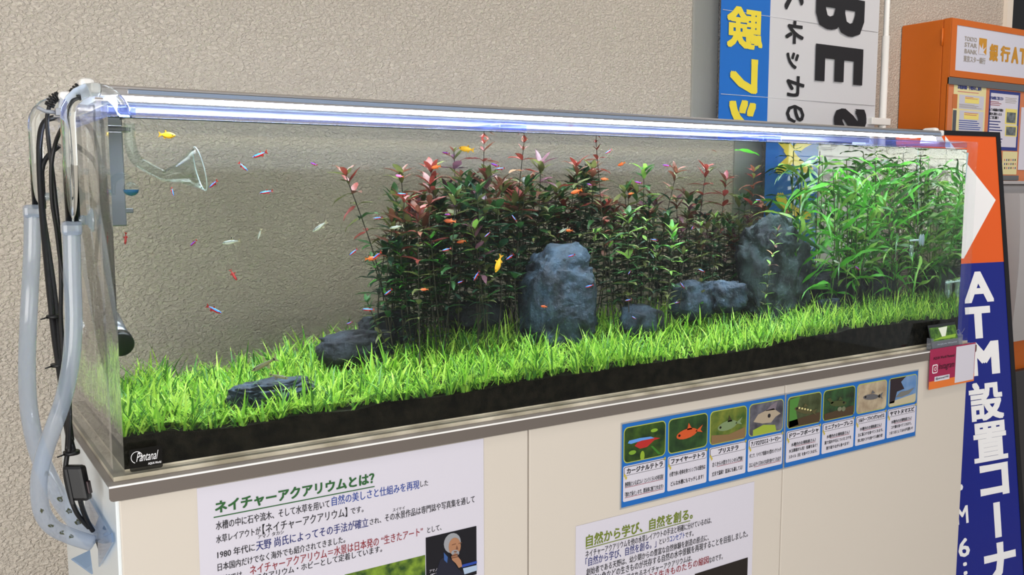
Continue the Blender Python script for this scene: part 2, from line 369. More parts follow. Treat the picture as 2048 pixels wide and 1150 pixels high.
# ================================================================ lights over the tank
EMI = mat('lit_diffuser', (236, 244, 255), .5, emis=44); EMI2 = mat('dimmer_lit_diffuser', (236, 244, 255), .5, emis=34)
def light_bar(yf, yb, label):
    r = empty('aquarium_light', (.9, (yf+yb)/2, .452), label, 'light fixture', 'light bars on the aquarium')
    x0, x1, z0, z1 = .016, 1.742, .4645, .4745
    pr = [(yf, z0), (yf, z0+.0035), (yf+.002, z0+.004), (yf+.002, z0+.0055), (yf, z0+.006), (yf, z1-.002), (yf+.003, z1), (yb-.003, z1), (yb, z1-.002), (yb, z0)]
    n = len(pr); V = [(x0, y, z) for y, z in pr]+[(x1, y, z) for y, z in pr]
    F = [tuple(range(n)), tuple(range(n, 2*n))[::-1]]+[(i, i+n, (i+1) % n+n, (i+1) % n) for i in range(n)]
    pyd('housing', V, F, ALU, r)
    box('led_diffuser', (x0+.012, yf+(.010 if yf < .1 else .012), z0-.0032), (x1-.012, yb-.006, z0-.0002), EMI if yf < .1 else EMI2, r, .001)
    box('skirt', (x0, yf+.0002, z0-(.0024 if yf < .1 else .0085)), (x1, yf+.0022, z0), ALU, r)  # added skirt, deeper on the rear bar to hide its diffuser's glow
    box('reflector', (x0+.03, yf-.0012, z0+.0002), (x1, yf, z0+.0052), mat('blue_mirror_strip', (186, 204, 228), .15, .7, coat=.5), r)
    for xe, sg in ((x0, -1), (x1, 1)):
        bm = bmesh.new(); bmbox(bm, (min(xe, xe+sg*.012), yf-.001, z0-.001), (max(xe, xe+sg*.012), yb+.001, z1+.0015), .003)
        frombm('end_cap', bm, WHITE, r)
        bm = bmesh.new(); bmbox(bm, (min(xe+sg*.003, xe+sg*.021), (yf+yb)/2-.017, z1-.005), (max(xe+sg*.003, xe+sg*.021), (yf+yb)/2+.017, z1+.0085), .0055)
        frombm('mount', bm, WHITE, r)
        V = [(xe+sg*.006, yf+.012, .4498), (xe+sg*.026, yf+.006, .4498), (xe+sg*.024, yb-.006, .4498), (xe+sg*.006, yb-.012, .4498)]
        V += [(xe+sg*.004, yf+.018, z1), (xe+sg*.017, yf+.02, z1+.006), (xe+sg*.017, yb-.02, z1+.006), (xe+sg*.004, yb-.018, z1)]
        F = [(0, 1, 2, 3), (7, 6, 5, 4), (0, 4, 5, 1), (1, 5, 6, 2), (2, 6, 7, 3), (3, 7, 4, 0)]
        pyd('support_foot', V, F, clearmat('milky_foot', (.8, .85, .9), 1.45, .1, .7, (228, 230, 235)) if 'milky_foot' not in MATS else MATS['milky_foot'], r)
    return r
lbf = light_bar(.052, .118, 'slim aluminium light bar glowing white along the front rim of the aquarium')
lbr = light_bar(.235, .300, 'slim aluminium light bar on the aquarium behind the front bar')
def boot(P, par):
    P = smoothpath(P, 6); n = len(P); V, F = tube_vf(P, .0034, 10); mi = len(V)
    for i in range(0, n, 2):
        a, b = P[max(i-1, 0)], P[min(i+1, n-1)]; t = (b-a).normalized(); V2, F2 = tube_vf([P[i]-t*.0011, P[i]+t*.0011], .0066, 10, True, len(V)); V += V2; F += F2
    return pyd('strain_relief', V, F, BLACK, par, True)
def ax(p, Y): return aY(p[0], p[1], Y)
boot([ax(q, .085) for q in ((170, 171), (158, 176), (148, 187))], lbf)
boot([ax(q, .267) for q in ((117, 192), (106, 198), (99, 211))], lbr)
# cables
cables = 'cables running down the left end'
def cable(label, pts, r, group=cables, m=BLACK, cat='cable', name='cable'):
    P = smoothpath([ax(p[:2], p[2]) for p in pts], 6)
    return tag(tube(name, P, r, m, None, 8), label, cat, group)
cable('black cable dropping from the ribbed boot of the front light bar', [(148, 187, .085), (140, 212, .09), (132, 240, .11), (113, 280, .15), (103, 330, .16), (104, 400, .17), (113, 460, .18), (122, 530, .19), (134, 590, .19), (136, 680, .18), (138, 760, .15), (140, 840, .10), (138, 905, .08)], .0026)
cable('black cable dropping from the ribbed boot of the rear light bar', [(99, 211, .267), (94, 240, .265), (98, 290, .26), (105, 345, .25), (111, 400, .24), (118, 470, .23), (122, 560, .22), (122, 640, .20), (130, 740, .17), (137, 820, .12), (134, 900, .09)], .0028)
cable('thick black cable arching over the rim behind the clear pipes', [(146, 236, .36), (105, 236, .36), (88, 246, .35), (80, 275, .34), (79, 330, .33), (84, 420, .31), (93, 520, .27), (100, 590, .24), (110, 680, .21), (122, 760, .17), (134, 850, .12), (146, 905, .09)], .0042)
cable('black cable bundled beside the thick black cable', [(120, 290, .34), (86, 330, .33), (86, 420, .32), (97, 500, .28), (107, 570, .25), (116, 650, .22), (124, 740, .18), (136, 830, .13), (143, 880, .10)], .0036)
for a, b, y, nm in ((104, 633, .22, 'tie holding the black cables below the clear pipes'), (113, 730, .19, 'small tie on the black cables above the steel lip'), (139, 905, .088, 'tie gathering the cables above the inline switch')):
    c = ax((a+4, b), y); t = empty('cable_tie', c, 'black '+nm, 'cable tie', 'cable ties')
    lathe('band', c-Vector((0, 0, .002)), (0, 0, 1), [(0, .0085), (0, .0098), (.004, .0098), (.004, .0085)], BLACK, t, 14)
    tube('tail', [c+Vector((-.008, -.004, 0)), c+Vector((-.017, -.006, -.002))], .0011, BLACK, t, 6)
# inline switch
sw = empty('inline_switch', ax((152, 1000), .075), 'black inline cable switch box hanging beside the cabinet side', 'switch')
q0 = ax((147, 927), .08); q1 = ax((162, 1000), .07)
dv = (q1-q0).normalized(); u_ = RT; n_ = u_.cross(dv).normalized()
M = Matrix(((u_.x, n_.x, dv.x, q0.x), (u_.y, n_.y, dv.y, q0.y), (u_.z, n_.z, dv.z, q0.z), (0, 0, 0, 1)))
bm = bmesh.new(); bmbox(bm, (-.0125, -.008, .002), (.0125, .008, (q1-q0).length), .004, M); frombm('body', bm, BLACK, sw)
bm = bmesh.new(); bmbox(bm, (.0122, -.004, .022), (.0150, .004, .038), .001, M); frombm('rocker', bm, mat('dark_brown_rocker', (48, 30, 34), .4), sw)
bm = bmesh.new(); bmbox(bm, (-.008, -.0095, .006), (-.005, -.0078, .05), 0, M); frombm('ridge', bm, BLACK, sw)
cable('black cable from the inline switch to the side opening', [(160, 998, .07), (166, 1020, .075), (176, 1045, .085), (186, 1062, .09)], .003)
cable('doubled black cable looping below the inline switch', [(135, 905, .09), (131, 945, .085), (140, 990, .08), (155, 1028, .08), (178, 1055, .088)], .003)
# hoses and pipes
tanned = mat('hose_grime', (70, 74, 52), .8)
hf = empty('water_hose', ax((142, 465), .055), 'translucent water hose nearest the aquarium corner with a bend at the bottom', 'hose', 'pair of translucent hoses')
PF = [(143, 462, .055), (145, 560, .055), (147, 650, .05), (141, 730, .05), (126, 800, .055), (105, 860, .06), (88, 910, .065), (78, 965, .07), (83, 1020, .075), (104, 1053, .08), (140, 1072, .085), (183, 1086, .088)]
PFw = smoothpath([ax(p[:2], p[2]) for p in PF], 8)
tube('hose_wall', PFw, .0100, HOSE, hf, 20); 
hr = empty('water_hose', ax((65, 430), .36), 'translucent water hose farthest left hanging in a long loop by the wall', 'hose', 'pair of translucent hoses')
PR = [(65, 428, .37), (64, 500, .37), (60, 580, .36), (56, 660, .35), (54, 740, .33), (58, 820, .30), (72, 890, .25), (95, 950, .20), (125, 1005, .16), (160, 1050, .13), (188, 1080, .11)]
PRw = smoothpath([ax(p[:2], p[2]) for p in PR], 8)
tube('hose_wall', PRw, .0118, HOSE, hr, 20)
for par, PW, rr in ((hf, PFw, .0098), (hr, PRw, .0116)):
    for i, f in enumerate((.72, .80, .86, .9)):
        c = PW[int(f*(len(PW)-1))]; t = (PW[int(f*(len(PW)-1))+1]-c).normalized(); s_ = (CP-c).normalized(); s_ = (s_-t*s_.dot(t)).normalized(); b = t.cross(s_)
        pts = []
        for k in range(9):
            a = 2*pi*k/9; q = random.uniform(.35, 1)*rr*.55; e = s_*rr*1.03; w = b*cos(a)*q*.7+t*sin(a)*q; pts.append(c+w+s_*sqrt(max(rr*rr-(b.dot(w))**2, 0))*1.02)
        pyd('algae_stain', pts, [tuple(range(9))], tanned, par)
box('hose_collar', PFw[0]-Vector((.0112, .0112, .006)), PFw[0]+Vector((.0112, .0112, .012)), HOSE, hf, .005)
box('hose_collar', PRw[0]-Vector((.0125, .0125, .006)), PRw[0]+Vector((.0125, .0125, .014)), HOSE, hr, .005)
def bend_pipe(xo, y, xi, zt, zb_o, zb_i, r, n=10):
    P = [Vector((xo, y, zb_o)), Vector((xo, y, (zb_o+zt)/2)), Vector((xo, y, zt-.034))]; R = (xi-xo)/2
    for k in range(1, n): a = pi-pi*k/n; P.append(Vector((xo+R+R*cos(a), y, zt-.034+.034*sin(a))))
    P += [Vector((xi, y, zt-.034)), Vector((xi, y, zb_i))]; return P
gp = empty('outflow_pipe', (.014, .055, .4494), 'clear glass pipe hooked over the near left rim with a flared lily mouth under water', 'pipe')
out_P = bend_pipe(-.022, .055, .042, .468, .306, .4345, .0083)
tube('outer_pipe', out_P, .0083, GLASS, gp, 20)
LP = [T(p[0], p[1], .055) for p in ((258, 247), (260, 285), (272, 318), (298, 336), (330, 352))]
LPs = smoothpath(LP, 8); n0 = len(LPs)
dirn = (T(417, 378, .055)-T(330, 345, .055)); e1 = T(368, 352, .055); e2 = T(400, 338, .055)
LPs += [LPs[-1].lerp(e2, .35), LPs[-1].lerp(e2, .7), e2]
rad = [.0072]*n0+[.012, .021, .0285]
V1, F1 = tube_vf(LPs, rad, 28, False); V2, F2 = tube_vf(LPs, [x-.0010 for x in rad], 28, False, len(V1))
F = F1+[f[::-1] for f in F2]; k0 = (len(LPs)-1)*28; n1 = len(V1)
F += [(k0+k, k0+(k+1) % 28, n1+k0+(k+1) % 28, n1+k0+k) for k in range(28)]+[((k+1) % 28, k, n1+k, n1+(k+1) % 28) for k in range(28)]
LILY = clearmat('glass_under_water', (.93, .955, .95), 1.22, .02)
pyd('lily_mouth', V1+V2, F, LILY, gp, True)
def ring(name, c, nrm, r, rr, m, par, seg=24):
    nrm = Vector(nrm).normalized(); a = nrm.orthogonal().normalized(); b = nrm.cross(a)
    P = [Vector(c)+(a*cos(2*pi*k/seg)+b*sin(2*pi*k/seg))*r for k in range(seg+1)]; return tube(name, P, rr, m, par, 6, False)
ring('mouth_rim', LPs[-1], LPs[-1]-LPs[-2], .0283, .0008, mat('pale_glass_rim', (222, 236, 240), .1, spec=1), gp)
gi = empty('inflow_pipe', (.014, .36, .4494), 'clear glass pipe hooked over the left rim farther back near the wall', 'pipe')
tube('outer_pipe', bend_pipe(-.024, .37, .042, .476, .32, .4345, .0092), .0095, GLASS, gi, 20)
tube('inner_pipe', [(.042, .37, .433), (.042, .37, .30), (.044, .37, .16)], .0085, LILY, gi, 16)
def cup(name, c, ax_, r, m, label, group, stem=.012):
    c = Vector(c); ax_ = Vector(ax_).normalized(); e = empty(name, c, label, 'suction cup', group)
    lathe('cup', c, ax_, [(0, r), (.0015, r), (.004, r*.72), (.006, r*.42), (.008, r*.38)], m, e, 18)
    lathe('stem', c+ax_*.008, ax_, [(0, r*.34), (.001, r*.42), (stem, r*.42), (stem+.001, r*.3)], m, e, 12); return e
CUPM = clearmat('clear_cup_rubber', (.8, .86, .9), 1.6, .05, .2, (205, 220, 235))
cup('suction_cup', (-.0004, .055, .312), (-1, 0, 0), .0145, CUPM, 'clear suction cup on the near left side behind the front pipe', 'clear suction cups on the side', .008)
cup('suction_cup', (-.0004, .37, .338), (-1, 0, 0), .0145, CUPM, 'clear suction cup on the side holding the rear pipe', 'clear suction cups on the side', .008)
cup('suction_cup', (-.0004, .17, .372), (-1, 0, 0), .0105, CUPM, 'small clear suction cup higher up the side between the two pipes', 'clear suction cups on the side', .006)
# grey clamp at rear bar, grey air tube
cl = empty('rim_clamp', ax((130, 228), .235), 'small grey clamp with a lever on the left rim under the rear light', 'clamp')
c = ax((130, 226), .232)
box('jaw', c-Vector((.012, .006, .004)), c+Vector((.010, .006, .006)), mat('grey_plastic', (140, 143, 150), .4), cl, .001)
tube('lever', [c+Vector((-.010, 0, .0)), c+Vector((-.024, -.002, .001)), c+Vector((-.034, -.004, .006))], .0026, MATS['grey_plastic'], cl, 8)
AIR = mat('grey_air_tube', (158, 156, 146), .4)
tag(tube('air_tube', [T(p[0], p[1], .2) if 0 else Vector(p) for p in ((.020, .20, .434), (.021, .19, .36), (.021, .18, .28), (.021, .19, .18), (.021, .20, .09))], .0025, AIR, None, 8, sm=6), 'thin grey air tube running down inside the left end', 'tube', 'grey tubes inside the left end')
tag(tube('air_tube', [Vector(p) for p in ((.021, .10, .434), (.021, .14, .37), (.021, .17, .29), (.021, .16, .20))], .0022, AIR, None, 8, sm=6), 'thin grey air tube slanting across the inside of the left end', 'tube', 'grey tubes inside the left end')
# steel skimmer box inside left
b0, b1 = T(214, 262, .33), T(254, 452, .33)
sk = empty('filter_box', (.05, .36, b1.z), 'grey metal box hanging inside the upper left corner of the aquarium', 'filter')
box('casing', (.017, .33, b1.z), (b1.x, .395, .430), STEEL, sk, .0015)
box('mounting_plate', (b1.x-.02, .34, .430), (b1.x+.012, .385, .4335), STEEL, sk, .001)
box('side_nozzle', (b1.x, .345, b1.z+.018), (b1.x+.012, .36, b1.z+.025), STEEL, sk, .001)
# drop checker
dcp = empty('drop_checker', T(262, 378, .05), 'small glass drop checker hook with blue liquid in its bulb', 'drop checker')
hk = [T(p[0], p[1], .05) for p in ((224, 390), (225, 365), (236, 353), (252, 354), (259, 364), (261, 372))]
tube('hook_tube', hk, .0045, LILY, dcp, 12, sm=5)
cb = T(262, 377, .05)
lathe('bulb', cb-Vector((0, 0, .0098)), (0, 0, 1), [(0, .0005), (.0012, .005), (.004, .0085), (.0078, .0100), (.012, .0094), (.0155, .0066), (.0175, .004)], LILY, dcp, 20)
lathe('blue_liquid', cb-Vector((0, 0, .0092)), (0, 0, 1), [(0, .0005), (.0012, .0046), (.004, .0079), (.0078, .0092), (.0079, .0005)], mat('blue_liquid', (34, 98, 140), .1), dcp, 18)
# intake with black cap
it = empty('intake_strainer', (.055, .32, .13), 'steel intake tube with a black round cap at the left end', 'strainer')
c0 = T(243, 690, .30); dq = Vector((-.012, 1, .26)).normalized()
lathe('tube', c0+dq*.014, dq, [(0, .0155), (.095, .0155)], STEEL, it, 20)
lathe('black_cap', c0, dq, [(0, .0155), (.0012, .0178), (.0165, .0178), (.017, .0155)], mat('black_cap', (16, 17, 16), .4), it, 24)
# CO2 diffusers
COG = clearmat('pale_glassware', (.86, .93, .92), 1.5, .03, .12, (215, 235, 235)); PALE = mat('pale_blue_tube', (176, 200, 205), .35)
def diffuser(px, py, Y, w, h, cx, cy, label, n):
    r = empty('co2_diffuser', T(px, py, Y), label, 'diffuser', 'glass diffusers at the right end')
    p = T(px, py, Y); rr = w/2
    lathe('glass_cylinder', p, (0, 0, 1), [(0, .001), (.004, rr*.45), (h*.28, rr*.95), (h*.35, rr), (h, rr)], COG, r, 18)
    lathe('inner_tube', p+Vector((rr*.2, 0, h*.2)), (0, 0, 1), [(0, .002), (h*.25, .0022)], PALE, r, 8)
    q = T(cx, cy, Y); a = p+Vector((-rr*1.1, 0, q.z-p.z)); tube('cross_tube', [a, q], .0022, PALE, r, 8)
    cup_ = lathe('suction_cup', q+Vector((0, 0, 0)), (.55, -.8, 0), [(-.007, .003), (-.005, .011), (-.002, .0135), (0, .006), (.002, .006), (.004, .0135), (.006, .012), (.008, .003)], TUBECL, r, 18)
    return r
diffuser(1896, 597, .045, .021, .042, 1925, 562, 'glass diffuser cup with clear suction cup low at the right end', 0)
diffuser(1822, 518, .045, .013, .030, 1843, 480, 'smaller glass bubble counter with clear suction cup higher up at the right', 1)
tag(tube('co2_tube', [T(1948, 305, .045), T(1940, 380, .045), T(1932, 450, .045), T(1925, 520, .045), T(1918, 556, .045)], .0021, PALE, None, 8, sm=5), 'pale tube running down the right end to the low diffuser', 'tube')
tag(tube('co2_tube', [T(1838, 420, .05), T(1836, 300, .05)], .0012, COG, None, 8), 'thin clear tube rising from the bubble counter to the surface', 'tube')

# ================================================================ rocks
ROCKM = mat('blue_grey_stone', (16, 26, 36), .75, bump=.014, bscale=38, col2=(48, 68, 84), vscale=30)
ROCKD = mat('dark_stone', (13, 17, 22), .8, bump=.014, bscale=38, col2=(34, 43, 52), vscale=24)
def rock(label, c, sz, seed, m=ROCKM, rotz=0, sub=5, strata=0.5, boxy=.35):
    bm = bmesh.new(); bmesh.ops.create_icosphere(bm, subdivisions=sub, radius=1); o_ = Vector((seed*7.3, seed*3.1, seed*1.7))
    for v in bm.verts:
        p = v.co.copy(); q = Vector([math.copysign(abs(t)**(1-boxy), t) for t in p])
        d = 1+.20*noise.noise(p*1.3+o_)+.12*noise.noise(p*2.9+o_)
        rid = 1-abs(noise.noise(Vector((p.x*2.2, p.y*2.2, p.z*5.5))+o_*2))*2
        d += strata*.16*(rid-.6)+.07*abs(noise.noise(p*5+o_))+.06*noise.noise(p*9+o_)+.035*noise.noise(p*19+o_)
        v.co = Vector((q.x*sz[0]*d, q.y*sz[1]*d, q.z*sz[2]*d))
    bmesh.ops.transform(bm, matrix=Matrix.Translation(Vector(c)) @ Matrix.Rotation(rotz, 4, 'Z'), verts=bm.verts)
    return tag(frombm('rock', bm, m, None, True), label, 'rock')
rock('tall rounded blue-grey rock standing in front of the red plants', (.770, .215, .147), (.068, .05, .090), 1, strata=.35, boxy=.45)
rock('largest dark rock with a ridged mossy top right of centre', (1.312, .235, .170), (.092, .06, .108), 2, mat('mossy_dark_stone', (13, 19, 26), .8, bump=.014, bscale=38, col2=(48, 66, 66), vscale=22), rotz=.2, strata=.9)
rock('pitted grey rock left of the largest rock', (1.085, .215, .132), (.055, .04, .038), 3, rotz=.3, sub=4)
rock('flat-topped grey rock wedged against the largest rock', (1.165, .20, .135), (.048, .035, .03), 4, rotz=-.2, sub=4)
rock('small smooth grey rock between the two tall rocks', (.922, .17, .105), (.034, .03, .030), 5, sub=4, strata=.2)
rock('small dark stone right beside the small smooth grey rock', (.965, .18, .10), (.022, .02, .022), 16, ROCKD, sub=3)
rock('flat cracked rock lying in the grass near the left corner', (.222, .10, .064), (.058, .034, .021), 6, rotz=.35, sub=5, strata=1.3)
rock('low slanting rock at the left foot of the plant thicket', (.392, .235, .100), (.066, .035, .026), 7, ROCKD, rotz=.2, sub=4)
rock('dark low rock behind the slanting rock under the plant stems', (.47, .30, .118), (.05, .035, .026), 8, ROCKD, sub=4)
rock('dark rock lying left against the tall rounded rock', (.635, .30, .128), (.06, .035, .028), 9, ROCKD, rotz=-.1, sub=4)
rock('broad dark rock right of the largest rock', (1.50, .25, .118), (.10, .055, .06), 10, ROCKD, rotz=-.15)
rock('pointed dark rock near the right end under the green plants', (1.66, .26, .105), (.075, .05, .055), 11, ROCKD, rotz=.3, sub=4)
rock('small pale bluish stone in front of the broad dark rock', (1.44, .165, .098), (.03, .02, .018), 12, ROCKM, sub=3)

# ================================================================ grass carpet
def blades(n, hmin, hmax, wmin, wmax, region, tuft, seed, lean=1.0, segs=4):
    rg = np.random.default_rng(seed); V = []; F = []; MI = []; i = 0
    while i < n:
        cx, cy = region(rg); cnt = rg.integers(*tuft); gz = ground(cx, cy)-.004; sc = rg.uniform(.55, 1.2)
        if 0.30+.0 < cy: sc *= 1.0
        for _ in range(cnt):
            h = rg.uniform(hmin, hmax)*sc; w = rg.uniform(wmin, wmax); a = rg.uniform(0, 2*pi); ln = rg.uniform(.15, 1.15)*lean
            px = cx+rg.normal(0, .003); py = cy+rg.normal(0, .003); dx, dy = cos(a), sin(a); sx_, sy_ = -dy, dx; b = len(V)
            th0 = rg.uniform(.0, .5)*lean; th1 = th0+rg.uniform(.1, 1.25)*lean; rr = 0.; zc_ = 0.
            for k in range(segs+1):
                t = k/segs; th = th0+(th1-th0)*t
                if k: rr += sin(th)*h/segs; zc_ += cos(th)*h/segs
                z = max(zc_, .002); ww = w*(.55+.9*t-1.4*t*t) if k < segs else 0; ww = max(ww, .15*w if k < segs else 0)*.5
                x = px+dx*rr; y = py+dy*rr; x = min(max(x, .0175), 1.7825); y = min(max(y, .0172), .4325); zz = gz+z
                if k < segs: V.append((x-sx_*ww, min(max(y-sy_*ww, .0172), .4325), zz)); V.append((x+sx_*ww, min(max(y+sy_*ww, .0172), .4325), zz))
                else: V.append((x, y, zz))
            for k in range(segs-1): F.append((b+2*k, b+2*k+1, b+2*k+3, b+2*k+2)); MI.append(0)
            F.append((b+2*segs-2, b+2*segs-1, b+2*segs)); m_ = int(rg.integers(0, 3))
            for q in range(segs): MI[len(MI)-1-q if q < len(MI) else 0] = m_ if len(MI) >= segs else 0
            MI += [m_]; MI = MI[:len(F)]
            i += 1
    return V, F, MI
ROCKS_XY = [(.222, .10, .058, .030), (.762, .215, .06, .04), (1.3, .235, .08, .05), (1.085, .215, .05, .035), (1.165, .2, .045, .03), (.922, .17, .03, .022), (.392, .235, .055, .028)]
def onrock(x, y): return any(((x-a)/c)**2+((y-b)/d)**2 < 1 for a, b, c, d in ROCKS_XY)
def reg(rg):
    while True:
        x, y = rg.uniform(.018, 1.782), rg.uniform(.0175, .43)
        if y > .30 and x > .45 and rg.random() < .6: continue
        if x > .45 and y > .36: continue
        if not onrock(x, y): return x, y
def regl(rg):
    while True:
        x, y = rg.uniform(.018, 1.78), rg.uniform(.0175, .43)
        if x > .018 and rg.random() < 1.1-x*.6 and y < .38-.05*(x > .5) and not onrock(x, y): return x, y
G1 = mat('bright_green_blade', (186, 222, 92), .42, transl=.35); G2 = mat('fresh_green_blade', (128, 184, 58), .45, transl=.35); G3 = mat('deep_green_blade', (66, 120, 38), .5, transl=.3)
V, F, MI = blades(15500, .026, .072, .0032, .0056, reg, (4, 9), 3, 1.25, 7)
tag(pyd('carpet_grass', V, F, [G1, G2, G3], None, False, MI[:len(F)]), 'dense bright green narrow-leaved grass carpeting the aquarium floor', 'grass', kind='stuff')
V, F, MI = blades(26000, .008, .018, .0016, .003, regl, (7, 12), 5, 1.5, 2)
V = [(x, y, z+.013) for x, y, z in V]
tag(pyd('low_stem_weed', V, F, [G1, G2, G1], None, False, MI[:len(F)]), 'short fine-leaved green weed mixed through the carpet of grass, densest at the left', 'water plant', kind='stuff')
# ================================================================ water plants
LC = {'red': mat('red_leaf', (122, 50, 42), .45, transl=.3), 'rust': mat('rust_leaf', (108, 66, 50), .45, transl=.3),
      'plum': mat('plum_leaf', (96, 62, 74), .45, transl=.3), 'olive': mat('olive_leaf', (98, 104, 58), .45, transl=.3),
      'green': mat('green_leaf', (50, 92, 46), .42, transl=.3), 'dark': mat('dark_green_leaf', (28, 58, 40), .42, transl=.25),
      'light': mat('light_green_leaf', (120, 160, 70), .42, transl=.35), 'lime': mat('lime_leaf', (76, 150, 48), .42, transl=.4), 'pink': mat('pinkish_leaf', (198, 150, 110), .45, transl=.35)}
STEM = mat('dark_stem', (46, 44, 30), .6); STEMG = mat('green_stem', (74, 110, 44), .55)
def leaf_me(key, wid, curl, wave=0, n=5):
    V = []; F = []
    for i in range(n+1):
        t = i/n; w = wid*(sin(pi*min(1, t*.93+.05))**.8)*(1-.25*t); w = 0 if i == n else w
        a = curl*t; x = (sin(a)/curl if curl else t); z = -(1-cos(a))/curl if curl else 0
        yo = wave*sin(t*5)*.05
        for s_ in (-1, 0, 1): V.append((x, yo+s_*w*.5, z+abs(s_)*w*.16+(wave*.03*sin(t*9+s_))))
    for i in range(n):
        for s_ in (0, 1): a = i*3+s_; F.append((a, a+1, a+4, a+3))
    me = bpy.data.meshes.new('leaf'); me.from_pydata(V, [], F); me.materials.append(LC[key]); me.polygons.foreach_set('use_smooth', [True]*len(F)); me.update(); return me
LM = {k: [leaf_me(k, .34, .5), leaf_me(k, .29, .9, 1), leaf_me(k, .40, .25, .6)] for k in LC}
LONG = {k: [leaf_me(k, .075, c, 1.2, 9) for c in (.6, 1.3, 2.0, 1.0)] for k in ('lime', 'green', 'light')}
def leafmat(p, d, up, s):
    d = d.normalized(); y = up.cross(d)
    if y.length < .1: y = Vector((1, 0, 0)).cross(d)
    y.normalize(); z = d.cross(y); M = Matrix(((d.x, y.x, z.x, p.x), (d.y, y.y, z.y, p.y), (d.z, y.z, z.z, p.z), (0, 0, 0, 1))); return M @ Matrix.Diagonal((s, s, s, 1))
def clampv(p): return Vector((min(max(p.x, .02), 1.78), min(max(p.y, .022), .43), p.z))
def stemplant(label, group, top, base, pal, lowpal, lsz=.042, sep=True, start=.33, step=.019, per=3, bow=0, cat='water plant', name='stem_plant', thick=.0011):
    base = clampv(base); top = clampv(top); base.z = ground(base.x, base.y)-.003; e = empty(name, base, label, cat, group)
    mid = base.lerp(top, .5)+Vector((bow, random.uniform(-.01, .01), .0)); P = smoothpath([base, mid, top], 6)
    tube('stem', P, [thick*(1.15-.5*i/len(P)) for i in range(len(P))], STEM if lowpal[0] != 'lime' else STEMG, e, 5)
    ln = (top-base).length; k = max(3, int(ln*(1-start)/step)); LV = []; LF = []; LMI = []; mats_ = []
    for j in range(k+1):
        t = start+(1-start)*j/k; f = t*(len(P)-1); i0 = min(int(f), len(P)-2); p = P[i0].lerp(P[i0+1], f-i0); ax_ = (P[i0+1]-P[i0]).normalized()
        a0 = random.uniform(0, 2*pi); m = per+(2 if j == k else 0)
        for q in range(m):
            a = a0+2*pi*q/m+random.uniform(-.3, .3); o_ = ax_.orthogonal().normalized(); b = ax_.cross(o_); rad_ = o_*cos(a)+b*sin(a)
            lift = random.uniform(.75, 1.5) if j >= k-1 else random.uniform(.1, .6)
            d = rad_+ax_*lift; s = lsz*random.uniform(.75, 1.15)*(1 if j < k-1 else .8)*(.75+.25*min(1, (t-start)*4))
            key = random.choice(pal if t > .80 else (pal+lowpal if t > .62 else lowpal))
            q_ = p+d.normalized()*s
            if q_.y > .43 or q_.y < .02 or q_.z > .432 or q_.x > 1.78 or q_.x < .02: s *= .5
            M_ = leafmat(p, d, Vector((0, 0, 1)), s); me = random.choice(LM[key])
            if sep:
                o = bpy.data.objects.new('leaf', me); COL.objects.link(o); o.parent = e; o.matrix_local = Matrix.Translation(-base) @ M_
            else:
                b0 = len(LV); LV += [M_ @ v.co for v in me.vertices]; LF += [tuple(b0+x for x in pl_.vertices) for pl_ in me.polygons]
                if LC[key] not in mats_: mats_.append(LC[key])
                LMI += [mats_.index(LC[key])]*len(me.polygons)
    if not sep: tag(pyd('foliage', LV, LF, mats_, e, True, LMI), kind='stuff')
    return e
G1_ = 'stem plants'
def sp(px, py, Y, bdx, pal, low, label, **k):
    t = T(px, py, Y); return stemplant(label, k.pop('group', None), t, Vector((t.x+bdx, Y+random.uniform(-.02, .04), 0)), pal, low, **k)
RD = ['red', 'rust', 'red', 'olive']; RU = ['rust', 'olive', 'rust', 'green']; PL = ['plum', 'plum', 'rust', 'olive']; GR = ['olive', 'green', 'dark']; DK = ['dark', 'green', 'dark', 'olive']
sp(692, 352, .24, .075, ['rust', 'red', 'olive'], ['green', 'dark', 'olive'], 'red-tipped stem plant leaning far left over the bare wall', start=.5, bow=.02)
sp(802, 350, .25, .03, ['rust', 'olive'], DK, 'stem plant with brown tip, second from the left of the thicket', start=.4)
sp(862, 345, .27, .02, RD, DK, 'stem plant with a fan of dark red leaves left of the tallest group', start=.4)
sp(908, 305, .28, .02, PL, DK, 'tall stem plant with pink-brown crown under the yellow fish', start=.42)
sp(968, 288, .27, -.02, RD, DK, 'tall stem plant with pointed maroon leaves just left of the orange-leaved one', start=.42)
sp(1048, 286, .24, -.035, ['red', 'red', 'rust', 'pink'], ['rust', 'olive', 'dark'], 'tallest stem plant with orange-red leaves touching the surface left of centre', start=.42, lsz=.04)
sp(1082, 332, .27, .01, PL, DK, 'purple-leaved stem plant right of the orange-red crown', start=.42)
sp(1192, 286, .24, .03, ['red', 'red', 'red', 'rust'], ['rust', 'olive', 'dark'], 'bright red stem plant reaching the surface at the centre', start=.42, lsz=.036)
sp(1152, 335, .25, .03, RD, DK, 'small red-brown shoot beside the bright red central plant', start=.45)
sp(1288, 345, .28, .0, ['light', 'green'], DK, 'stem plant with a pale green top right of the red plants', start=.42)
sp(1352, 348, .25, -.05, ['rust', 'olive'], DK, 'bent stem plant with one brown leaf at its tip', start=.45)
sp(1412, 342, .26, -.03, RD, ['olive', 'dark', 'rust'], 'stem plant with a single upright dark red leaf', start=.42)
sp(1452, 362, .28, -.03, RD, DK, 'sparse red-topped stem plant near the blue banner reflection', start=.42)
sp(1508, 345, .29, -.03, RD, DK, 'red-topped stem plant rising behind the largest rock', start=.42)
sp(1345, 462, .12, .01, ['light', 'light', 'lime'], ['light', 'olive', 'green'], 'yellow-green stem plant standing out in front of the thicket', start=.35, lsz=.032)
sp(1258, 432, .16, .0, ['light', 'green'], ['green', 'olive'], 'light green stem plant beside the bright yellow-green one', start=.4)
